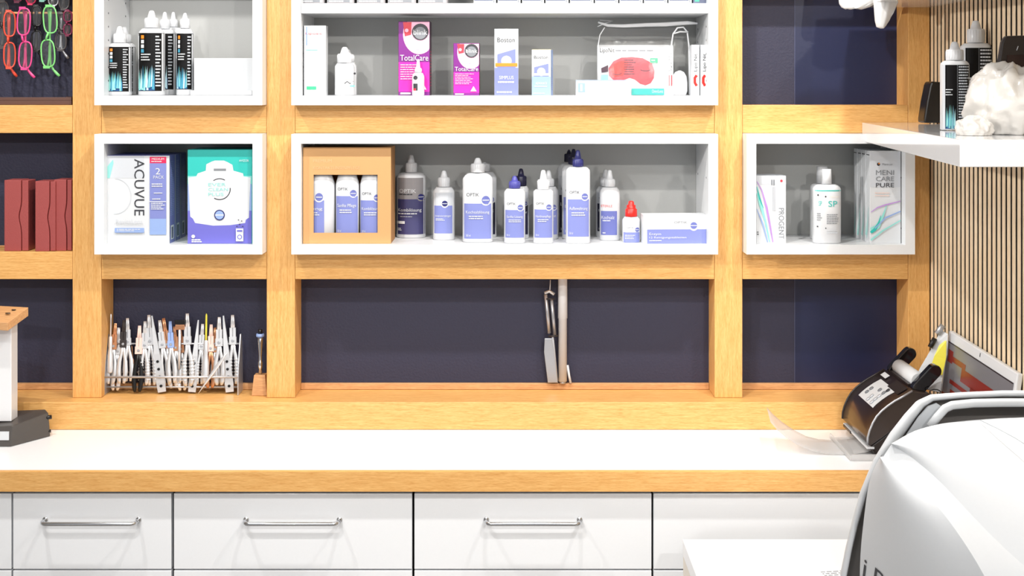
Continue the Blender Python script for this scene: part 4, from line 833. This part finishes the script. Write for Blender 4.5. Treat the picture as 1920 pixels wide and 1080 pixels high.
# things on the shelf
d = 3.06; kk = d / F
t = thing('black_display_stand', 'black glossy wedge standing at the back of the white shelf', 'stand', (WX(1752, d), d, ZS + T))
bp = YH + (H - ZS) / kk
pf = [((px - 1752) * kk, (bp - py) * kk) for px, py in ((1733, 231), (1733, 222), (1738, 190), (1744, 160), (1747, 153), (1785, 156), (1785, 231))]
MB().prism(pf, 0, .05, 'black').build('stand_body', t, bevel=.004)
def f_bk2(x0, x1, y0, y1):
    def g(p):
        w_ = x1 - x0; h_ = y1 - y0; p.rect(x0, y0, x1, y1, 'bottle_black', 14); flames(p, x0 + w_ * .06, x0 + w_ * .4, y0 + h_ * .62, y1, random.Random(9)); p.rect(x0 + .2, y0, x0 + w_ * .05, y1, 'ink_pale', 2)
        p.rect(x0 + w_ * .45, y0, x0 + w_ * .465, y1, 'ink_grey', 1); p.small(x0 + w_ * .5, y0 + h_ * .02, x1 - w_ * .04, y0 + h_ * .98, 22, 'ink_pale', .5); p.small(x0 + w_ * .06, y0 + h_ * .38, x0 + w_ * .3, y0 + h_ * .5, 3, 'white_card', .35)
    return g
G3 = 'black lens care bottles on the white wall shelf'
def sbottle(label, x0, x1, top, ring, base, cap, tip, cw):
    d = dshelf(base); return bottle('lens_care_bottle', label, x0, x1, top, ring, cap, base, cw, tip, d=d, zf=ZS + T, fn=f_bk2(x0 + .3, x1 - .3, ring + 5, base - 3), group=G3, ry=.7, n=3)
sbottle('tall black bottle at the back of the white shelf', 1808, 1865, 38, 85, 240, 80, 54, 16)
sbottle('nearer black bottle with blue flames on the white shelf', 1770, 1822, 78, 117, 245, 113, 93, 16)
d = 2.52; kk = d / F
t = thing('dark_frame', 'dark brown tablet-like frame leaning at the back of the white shelf', 'frame', (WX(1905, d), d, ZS + T)); bp = YH + (H - ZS) / kk
def fp(px, py): return ((px - 1905) * kk, (bp - py) * kk)
mb = MB(); mb.prism([fp(1863, 240), fp(1868, 150), fp(1879, 80), fp(1886, 68), fp(1945, 66), fp(1945, 240)], 0, .014, 'dark'); mb.build('outer_frame', t, bevel=.003)
pb = MB(); pb.prism([fp(1882, 205), fp(1888, 104), fp(1938, 102), fp(1938, 205)], -.0012, -.0002, 'brown_dark'); pb.build('inset_panel', t)
pb = MB(); pb.tube([(fp(1906, 95)[0], -.0006, fp(1906, 95)[1]), (fp(1909, 87)[0], -.0006, fp(1909, 87)[1])], .0008, 'ink_pale'); pb.build('mark', t)
M['brown_dark'].node_tree.nodes['Principled BSDF'].inputs['Roughness'].default_value = .25
# crumpled plastic
def crumple(name, label, c, r, scs, m, seed, floor=None, parts=26, thin=False):
    t = thing(name, label, 'crumpled plastic', c); mb = MB(); rings, seg = 56, 84
    vs = []; fs = []; off = Vector((seed * 3.1, seed * 1.7, seed))
    def rn(v): return 1 - 2 * abs(noise.noise(v))
    for k_ in range(rings + 1):
        ph = math.pi * k_ / rings
        for i in range(seg):
            a = 2 * math.pi * i / seg; u = Vector((math.sin(ph) * math.cos(a), math.sin(ph) * math.sin(a), -math.cos(ph)))
            q_ = (.80 + .16 * rn(Vector((u.x * 1.3, u.y * 1.3, u.z * .8)) + off) + .10 * rn(Vector((u.x * 3.2, u.y * 3.2, u.z * 1.3)) + off) + .035 * rn(u * 4.5 + off) + .02 * rn(u * 9 + off))
            p_ = Vector((u.x * r * scs[0] * q_, u.y * r * scs[1] * q_, u.z * r * scs[2] * q_))
            if floor is not None and p_.z < floor: p_.z = floor + (p_.z - floor) * .0; p_.x *= 1.06; p_.y *= 1.04
            vs.append(p_)
    for k_ in range(rings):
        for i in range(seg):
            j = (i + 1) % seg; fs.append((k_ * seg + i, k_ * seg + j, (k_ + 1) * seg + j, (k_ + 1) * seg + i))
    mb.add(vs, fs, m, True); mb.build('film_folds', t)
    return t
crumple('crumpled_bag', 'heap of crumpled white plastic film at the front of the shelf', (WX(1892, 2.42), 2.42, ZS + .0505), .078, (1.0, .95, 1.02), 'crumple', 3, floor=-.05)
crumple('crumpled_bag', 'flat fold of white plastic film at the front edge of the shelf', (WX(1826, 2.36), 2.36, ZS + .0105), .030, (1.1, 1.0, .8), 'crumple', 8, floor=-.01)
# plastic sleeve hanging at the upper shelf
t = thing('hanging_plastic_sleeve', 'crumpled translucent plastic sleeve hanging from the upper white shelf', 'plastic sleeve', W(1625, 14, 3.0)); kk = 3.0 / F
def sleeve(outline, y0, seed, nm):
    mb = MB(); rows = []
    for (py, xa, xb) in outline:
        row = []
        for i in range(17):
            u = i / 16; x = xa + (xb - xa) * u; yy = y0 - .012 * math.sin(math.pi * u) + .006 * noise.noise(Vector((x * .12 + seed, py * .1, 0))); row.append(((x - 1625) * kk, yy, (14 - py) * kk + .003 * noise.noise(Vector((x * .1, py * .1, seed)))))
        rows.append(row)
    back = [[(x, 2 * y0 - y_ + .002, z) for x, y_, z in r] for r in rows]
    mb.grid(rows[::-1], 'crumple_clear'); mb.grid(back, 'crumple_clear'); mb.build(nm, t, solid=.0006)
sleeve([(-70, 1580, 1670), (-30, 1576, 1672), (0, 1573, 1660), (8, 1574, 1640), (13, 1578, 1630), (17, 1586, 1618)], 0, 2, 'upper_fold')
sleeve([(-40, 1632, 1690), (-10, 1630, 1682), (10, 1632, 1675), (25, 1633, 1668), (40, 1634, 1660), (50, 1637, 1654), (55, 1644, 1650)], -.03, 5, 'hanging_end')

# ---------------------------------------------------------------- label printer on the worktop
d = 2.89; kk = d / F; DX = .215
t = thing('label_printer', 'dark brown film label printer with two black side covers on the worktop', 'printer', (WX(1640, d), d, ZC + .0006)); bp = YH + (H - ZC) / kk
def l_(px, py): return ((px - 1640) * kk, (bp - py) * kk)
curve = [(1626, 832), (1626.5, 820), (1630, 807), (1636, 793), (1643, 781), (1653, 770), (1664, 761), (1677, 752), (1690, 745), (1710, 733)]
low = [(1742, 738), (1760, 752), (1740, 790), (1671, 810), (1632, 838)]
mb = MB(); mb.prism([l_(*p_) for p_ in curve + low], 0, DX, 'device_brown', True); mb.build('housing', t, bevel=.003)
mb = MB(); mb.prism([l_(*p_) for p_ in [(1634, 839), (1671, 811.5), (1741, 791), (1757, 800), (1742, 862), (1645, 862)]], .006, DX - .006, 'device_dark'); mb.build('base', t, bevel=.003)
for y_ in (-.003, DX + .0005):
    mb = MB(); mb.tube([(l_(*p_)[0], y_ + .001, l_(*p_)[1]) for p_ in curve], .0024, 'steel_soft' if y_ < 0 else 'dark', 8); mb.build('edge_trim', t)
# control panel lies on the curved cover
def onC(s, y):                                           # s along the curve 0..1
    n_ = len(curve) - 1; f = s * n_; i = min(int(f), n_ - 1); u = f - i; a, b = l_(*curve[i]), l_(*curve[i + 1]); tx_, tz_ = b[0] - a[0], b[1] - a[1]; l = math.hypot(tx_, tz_)
    return (a[0] + tx_ * u - tz_ / l * .0016, y, a[1] + tz_ * u + tx_ / l * .0016)
def cpatch(s0, s1, y0, y1, m, nm, dz=0):
    mb = MB(); R_ = [[tuple(Vector(onC(s0 + (s1 - s0) * i / 10, y)) + Vector((-dz, 0, dz))) for i in range(11)] for y in (y0, y1)]; mb.grid(R_, m, False); return mb.build(nm, t, solid=.0006)
cpatch(.50, .90, .045, .165, 'white_card', 'control_panel')
mb = MB()
for i, (s, y, m) in enumerate([(.55, .07, 'ink_pale'), (.62, .07, 'ink_pale'), (.69, .07, 'ink_pale'), (.55, .1, 'ink_pale'), (.62, .1, 'ink_pale'), (.76, .07, 'ink_grey'), (.83, .07, 'ink'), (.76, .1, 'ink_grey'), (.62, .14, 'ink_grey'), (.7, .14, 'ink_grey')]):
    p_ = onC(s, y); mb = MB(); mb.tube([(p_[0] - .0008, p_[1], p_[2] + .0012), (p_[0] - .0016, p_[1], p_[2] + .0022)], .0055, m, 10); mb.build('button', t)
cpatch(.88, .99, .02, .10, 'dark', 'display', .0005); cpatch(.93, .98, .15, .19, 'white_card', 'sticker', .0008)
mb = MB(); a = l_(1630, 840); mb.box(a[0] - .004, a[0] + .012, .004, DX - .004, a[1] - .004, a[1] + .0005, 'machine_white'); mb.box(a[0] - .006, a[0] + .002, DX * .65, DX - .01, a[1] - .006, a[1] - .001, 'black'); mb.build('tear_bar', t)
# side covers holding the roll
def ear(px, py, y0, nm):
    c = l_(px, py); mb = MB(); n_ = 10; L_ = .052; r = .014; ang = math.radians(47); dx, dz = math.cos(ang), math.sin(ang); pts = []
    for i in range(n_ + 1): a = ang - math.pi / 2 + math.pi * i / n_; pts.append((c[0] + dx * L_ / 2 + r * math.cos(a), c[1] + dz * L_ / 2 + r * math.sin(a)))
    for i in range(n_ + 1): a = ang + math.pi / 2 + math.pi * i / n_; pts.append((c[0] - dx * L_ / 2 + r * math.cos(a), c[1] - dz * L_ / 2 + r * math.sin(a)))
    mb.prism(pts, y0, y0 + .022, 'black_gloss'); mb.build(nm, t, bevel=.002)
ear(1742, 716, .012, 'side_cover'); ear(1741, 714, DX - .026, 'side_cover')
mb = MB(); c = l_(1733, 722); mb.T = Matrix.Translation((c[0], .036, c[1])) @ Matrix.Rotation(-math.pi / 2, 4, 'X'); mb.lathe([(0, .017), (DX - .066, .017)], 'white_card', seg=24); mb.T = None; mb.build('film_roll', t)
mb = MB(); c = l_(1712, 742); mb.box(c[0], c[0] + .02, .04, DX - .035, c[1], c[1] + .016, 'device_dark'); mb.build('feed_slot', t, bevel=.001)
mb = MB(); c = l_(1752, 735); mb.tube([(c[0] + .012 * math.cos(a * .6), -.004, c[1] + .006 * math.sin(a * .6)) for a in range(11)], .0012, 'black'); mb.build('release_ring', t)
# film strip curling out to the left
t = thing('plastic_film_strip', 'clear plastic film strip curling out of the printer over the worktop', 'film', (WX(1560, 2.95), 2.95, ZC + .001))
k3 = 2.95 / F; rows = []
pth = [(1632, .012), (1615, .006), (1590, .0015), (1565, .0015), (1540, .003), (1515, .010), (1490, .022), (1470, .038), (1452, .056), (1440, .072)]
for y_ in (0, .03, .06, .09, .12):
    rows.append([((px - 1560) * k3 + y_ * .12, y_ - .03, z + (.004 * (y_ / .12) if z > .01 else 0)) for px, z in pth])
narrow = rows
mb = MB(); mb.grid(narrow, 'hazy_film'); mb.build('film_sheet', t, solid=.0005)
t = thing('clear_tray', 'clear plastic catch tray in front of the printer mouth', 'tray', (WX(1612, 2.93), 2.93, ZC + .0006))
mb = MB(); mb.box(-.035, .035, -.055, .13, 0, .003, 'hazy_film'); mb.box(-.035, -.032, -.055, .13, .003, .012, 'hazy_film'); mb.box(-.032, .035, -.055, -.052, .003, .014, 'hazy_film'); mb.build('tray_body', t)
# printed sleeve leaning behind the printer
t = thing('printed_sleeve', 'white and yellow printed sleeve leaning between printer and monitor', 'sleeve', W(1745, 730, 2.96)); k4 = 2.96 / F
def s_(px, py, y=0): return ((px - 1745) * k4, y, (730 - py) * k4)
mb = MB(); mb.grid([[s_(1707, 722, -.01), s_(1755, 730, -.03)], [s_(1725, 690, 0), s_(1765, 700, -.01)], [s_(1750, 655, .012), s_(1776, 665, 0)], [s_(1770, 622, .02), s_(1780, 628, .01)]], 'white_card', False); o = mb.build('sheet', t, solid=.004)
mb = MB(); mb.grid([[s_(1738, 697, -.013), s_(1762, 700, -.018)], [s_(1752, 668, .001), s_(1772, 672, -.006)], [s_(1768, 640, .011), s_(1776, 640, .005)]], 'yellow', False); mb.build('yellow_print', o, solid=.001)
mb = MB(); mb.tube([s_(1745, 652, .005), s_(1755, 636, .008)], .006, 'black'); mb.build('black_clip', t); mb = MB(); mb.tube([s_(1760, 628, .014), s_(1772, 612, .014)], .007, 'steel_soft'); mb.build('metal_clip', t)

# ---------------------------------------------------------------- monitor against the slatted wall
tl = W(1779, 619, 2.99); tr_ = W(1908, 700, 2.60); bl = W(1763, 745, 2.99)
ex = (tr_ - tl); Wm = ex.length; ex.normalize(); ez = (tl - bl); ez = (ez - ex * ez.dot(ex)).normalized(); ey = ez.cross(ex); hM = .27
t = thing('monitor', 'white-framed monitor with dark red and grey screen by the slatted wall', 'monitor', (tl.x - .02, 2.8, ZC + .0006))
def mm(u, v, w_): return tl + ex * u + ez * (v) + ey * w_ - Vector(t.location)
TM = Matrix((ex, ey, ez)).transposed().to_4x4(); TM.translation = tl - Vector(t.location)
zlow = -(tl.z - ZC) * 1.0 + .03
mb = MB(); mb.T = TM; mb.box(0, Wm, 0, .012, zlow, 0, 'white_plastic'); o = mb.build('bezel', t, bevel=.003)
mb = MB(); mb.T = TM; mb.box(.012, Wm - .01, -.0012, -.0002, zlow + .02, -.022, 'screen_grey')
P2 = Print(mb, 0, 0, 1.0)
def sr(u0, u1, v0, v1, m, off=.0016): mb.add([(u0, -off, v0), (u1, -off, v0), (u1, -off, v1), (u0, -off, v1)], [(0, 1, 2, 3)], m)
sr(.012, Wm - .01, -.0245, -.022, 'screen_dark'); sr(.02, .05, -.065, -.038, 'screen_red'); sr(.05, .13, -.06, -.048, 'screen_red'); sr(.11, Wm - .02, -.088, -.06, 'screen_red'); sr(.17, Wm - .02, -.10, -.085, 'screen_red')
sr(.05, .3, -.107, -.098, 'screen_red'); sr(.06, .26, -.135, -.118, 'screen_red'); sr(.012, .04, -.16, -.135, 'screen_red'); mb.build('screen', t)
mb = MB(); mb.T = TM; mb.box(Wm * .5, Wm * .5 + .002, -.001, -.0002, -.014, -.006, 'ink'); mb.build('camera_mark', o)
mb = MB(); mb.box(-.06, .02, -.08, .08, 0, .01, 'white_plastic'); mb.box(-.012, .006, -.03, .03, .01, .06, 'white_plastic'); mb.build('foot', t, bevel=.002)

# ---------------------------------------------------------------- desk and the big white machine
ZD = .80; yb = (H - ZD) * F / (1011 - YH); xd = WX(1280, yb)
t = thing('desk', 'plain white desk in the foreground under the big machine', 'desk', (.67, 2.1, 0))
MB().box(xd - .67, XW - .67 - .002, 1.44 - 2.1, yb - 2.1, ZD - .032, ZD, 'white_top').build('desk_top', t, bevel=.001)
MB().box(xd - .67 + .001, xd - .67 + .026, 1.45 - 2.1, yb - 2.1 - .001, 0, ZD - .0325, 'cream').build('side_panel', t)
MB().box(XW - .67 - .03, XW - .67 - .003, 1.45 - 2.1, yb - 2.1 - .001, 0, ZD - .0325, 'cream').build('side_panel', t)
yp = (H - ZD) * F / (1072 - YH)
t = thing('printed_sheet', 'white sheet of paper with grey print on the desk by the machine', 'paper', (WX(1585, yp), yp - .05, ZD + .0004), .15)
mb = MB(); mb.box(-.045, .05, -.08, .06, 0, .0006, 'paper'); o = mb.build('sheet', t)
mb = MB()
rnd = random.Random(5)
for r in range(9):
    x = -.04
    while x < .03: wd = rnd.uniform(.003, .012); mb.box(x, x + wd, .05 - r * .009, .053 - r * .009, .0007, .0009, 'ink_grey'); x += wd + .003
mb.build('print', o)
Xc = .718; ym = 1.80
t = thing('measuring_machine', 'large rounded white eye-measuring machine in the right foreground', 'machine', (Xc, ym, ZD + .0006))
def g_(px, py, d): return (WX(px, d) - Xc, d - ym, WZ(py, d) - ZD - .0006)
def mirror(pts): return [(-x, y, z) for x, y, z in reversed(pts)]
zz = lambda p_: (p_[0], p_[1], max(p_[2], 0))
outer = [g_(1574, 1300, 1.85), g_(1577, 1080, 1.85), g_(1587, 1030, 1.85), g_(1599, 980, 1.85), g_(1614, 925, 1.85), g_(1640, 862, 1.85), g_(1672, 810, 1.85), g_(1700, 774, 1.85), g_(1722, 750, 1.85), g_(1745, 739.5, 1.85), g_(1800, 735.5, 1.85), g_(1880, 732, 1.85)]
outer = [zz(p_) for p_ in outer]; outer = outer + mirror(outer)
inner = [g_(1585, 1300, 1.85), g_(1588, 1080, 1.85), g_(1598, 1030, 1.85), g_(1610, 980, 1.85), g_(1626, 925, 1.85), g_(1655, 868, 1.85), g_(1690, 822, 1.85), g_(1716, 785, 1.85), g_(1733, 763, 1.85), g_(1750, 752, 1.85), g_(1800, 747, 1.85), g_(1880, 744, 1.85)]
inner = [zz(p_) for p_ in inner]; inner = inner + mirror(inner)
def sh(pts, dy): return [(x, y + dy, z) for x, y, z in pts]
mb = MB(); mb.grid([sh(inner, .02), sh(inner, 0), sh([((a[0] + b[0]) / 2, a[1], (a[2] + b[2]) / 2) for a, b in zip(inner, outer)], -.006), outer, [(x * .985, y, z * .985) for x, y, z in sh(outer, .02)], [(x * .9, y, z * .9) for x, y, z in sh(outer, .07)]], 'machine_white'); mb.build('rear_shell', t)
mb = MB(); n_ = len(outer); mb.add([(x * .9, y, z * .9) for x, y, z in sh(outer, .07)], [tuple(range(n_))], 'machine_grey'); mb.build('back_cover', t)
mb = MB(); mb.add([(x, y, z) for x, y, z in sh(inner, .018)], [tuple(reversed(range(n_)))], 'cavity'); mb.build('inner_panel', t)
# raised handle rim inside the shell, above the hood
hr = [g_(1744, 800, 1.83), g_(1758, 782, 1.83), g_(1772, 766, 1.83), g_(1785, 760, 1.83), g_(1825, 756, 1.83), g_(1880, 755, 1.83)]; hr = hr + mirror(hr)
mb = MB(); mb.tube(hr, .0058, 'machine_white', 10); mb.build('handle_rim', t)
mb = MB(); gp = [g_(1700, 815, 1.846), g_(1722, 782, 1.846), g_(1740, 762, 1.846), g_(1756, 756, 1.846), g_(1772, 766, 1.846), g_(1745, 800, 1.846)]; mb.add(gp, [tuple(range(6))], 'machine_grey'); mb.build('recess_wall', t, solid=.004); mb = MB(); mb.add(mirror(gp), [tuple(range(6))], 'machine_grey'); mb.build('recess_wall', t, solid=.004)
# hood: lofted between silhouette S, crease C, band edge C2 and top line T
S_ = [g_(1607, 1300, 1.82), g_(1611, 1150, 1.82), g_(1612, 1080, 1.82), g_(1614, 1030, 1.82), g_(1619, 980, 1.82), g_(1626, 925, 1.82), g_(1634, 890, 1.82), g_(1645, 866, 1.82), g_(1655, 852, 1.818)]
C_ = [g_(2010, 1420, 1.50), g_(1920, 1230, 1.54), g_(1865, 1125, 1.57), g_(1835, 1062, 1.59), g_(1800, 1005, 1.62), g_(1762, 955, 1.66), g_(1722, 912, 1.71), g_(1685, 880, 1.76), g_(1656, 858, 1.808)]
B_ = [g_(2156, 1250, 1.50), g_(2060, 1165, 1.54), g_(1980, 1108, 1.57), g_(1910, 1055, 1.59), g_(1856, 1002, 1.62), g_(1805, 950, 1.66), g_(1762, 903, 1.71), g_(1715, 862, 1.76), g_(1672, 832, 1.812)]
def smooth_curve(P_, n_, x0_=None, span=None):
    out_ = []
    if x0_ is not None: P_ = [(a, b, 1.81 - .40 * max(0, (a - x0_) / span) + .09 * max(0, (a - x0_) / span) ** 2) for a, b in P_]
    P_ = [Vector(p_) for p_ in P_]
    for i in range(n_):
        f = i / (n_ - 1) * (len(P_) - 1); k_ = min(int(f), len(P_) - 2); u = f - k_
        p0, p1, p2, p3 = P_[max(k_ - 1, 0)], P_[k_], P_[k_ + 1], P_[min(k_ + 2, len(P_) - 1)]
        q_ = 0.5 * ((2 * p1) + (p2 - p0) * u + (2 * p0 - 5 * p1 + 4 * p2 - p3) * u * u + (3 * p1 - p0 - 3 * p2 + p3) * u ** 3); out_.append(tuple(q_))
    return out_
C_ = [g_(*p_) for p_ in smooth_curve([(2010, 1420), (1920, 1230), (1868, 1125), (1838, 1066), (1803, 1010), (1764, 957), (1722, 912), (1688, 880), (1656, 856)], 33, 1656, 360)]
B_ = [g_(*p_) for p_ in smooth_curve([(2150, 1250), (2060, 1170), (1980, 1108), (1915, 1056), (1858, 1003), (1807, 950), (1762, 903), (1715, 862), (1672, 832)], 33, 1672, 480)]
S_ = smooth_curve(S_, 33)
def mix(A, B, u, bul=0): return [tuple(Vector(a) * (1 - u) + Vector(b) * u + Vector((-bul * .5, -bul, bul * .2))) for a, b in zip(A, B)]
def clampz(P_): return [(min(x, -.0), y, max(z, .0)) for x, y, z in P_]
left = [clampz(mix(S_, C_, u, .02 * math.sin(math.pi * u))) for u in [i / 8 for i in range(9)]]
band = [clampz(mix(C_, B_, u)) for u in (0, .5, 1)]
Tl = [g_(1946, 782, 1.82), g_(1930, 782, 1.82), g_(1905, 783, 1.82), g_(1875, 784, 1.82), g_(1840, 786.5, 1.82), g_(1800, 790, 1.82), g_(1760, 795.5, 1.82), g_(1715, 808, 1.82), g_(1676, 829, 1.82)]
Tl = smooth_curve(Tl, 33)
topm = [clampz(mix(B_, Tl, u, .012 * math.sin(math.pi * u))) for u in [i / 8 for i in range(9)]]
mb = MB()
for R_ in (left, band, topm):
    mb.grid([r[::-1] for r in R_], 'machine_white'); mb.grid([mirror(r)[::-1] for r in R_[::-1]], 'machine_white')
# close the middle front between the two creases
cl = [p_ for p_ in topm[0]]
c0, b0_ = band[0][0], band[2][0]; mb.add([c0, (-c0[0], c0[1], c0[2]), (-b0_[0], b0_[1], b0_[2]), b0_], [(0, 1, 2, 3)], 'machine_white')
f0 = (c0[0], c0[1], 0); mb.add([f0, (-f0[0], f0[1], 0), (-c0[0], c0[1], c0[2]), c0], [(0, 1, 2, 3)], 'machine_white')
hood = mb.build('hood', t)
mb = MB(); mb.tube([g_(1838, 788, 1.815), g_(1870, 803, 1.79), g_(1905, 822, 1.765), g_(1940, 845, 1.74)], .0006, 'machine_grey', 6); mb.build('seam_line', t)
# lettering on the left flank of the hood
vs, fs, a0, a1, b0, b1 = text_geo('i.Profiler')
dxv = Vector(left[6][6]) - Vector(left[1][6]); dxv.z = -.03; dxv.normalize(); up = Vector((0, 0, 1)); up = (up - dxv * up.dot(dxv)).normalized(); nrm = dxv.cross(up).normalized()
if nrm.y > 0: nrm = -nrm
org = Vector(g_(1622, 1086, 1.80)); L_ = .13; sc2 = L_ / (a1 - a0)
# project each letter vertex on the flank by nearest ray along the viewing normal
from mathutils.bvhtree import BVHTree
Lf = MB(); Lf.grid(left, 'machine_white'); bv = BVHTree.FromPolygons([Vector(v) for v in Lf.v], Lf.f)
pts = []
for x, y_ in vs:
    q_ = org + dxv * (x - a0) * sc2 + up * (y_ - b0) * sc2 + Vector((0, -.2, 0)); hit = bv.ray_cast(q_, Vector((0, 1, 0)))
    pts.append((hit[0] + Vector((-.0004, -.0008, 0))) if hit[0] else q_ + Vector((0, .2, 0)))
ok = True
mb = MB(); mb.add(pts, fs, 'ink'); mb.build('lettering', hood)
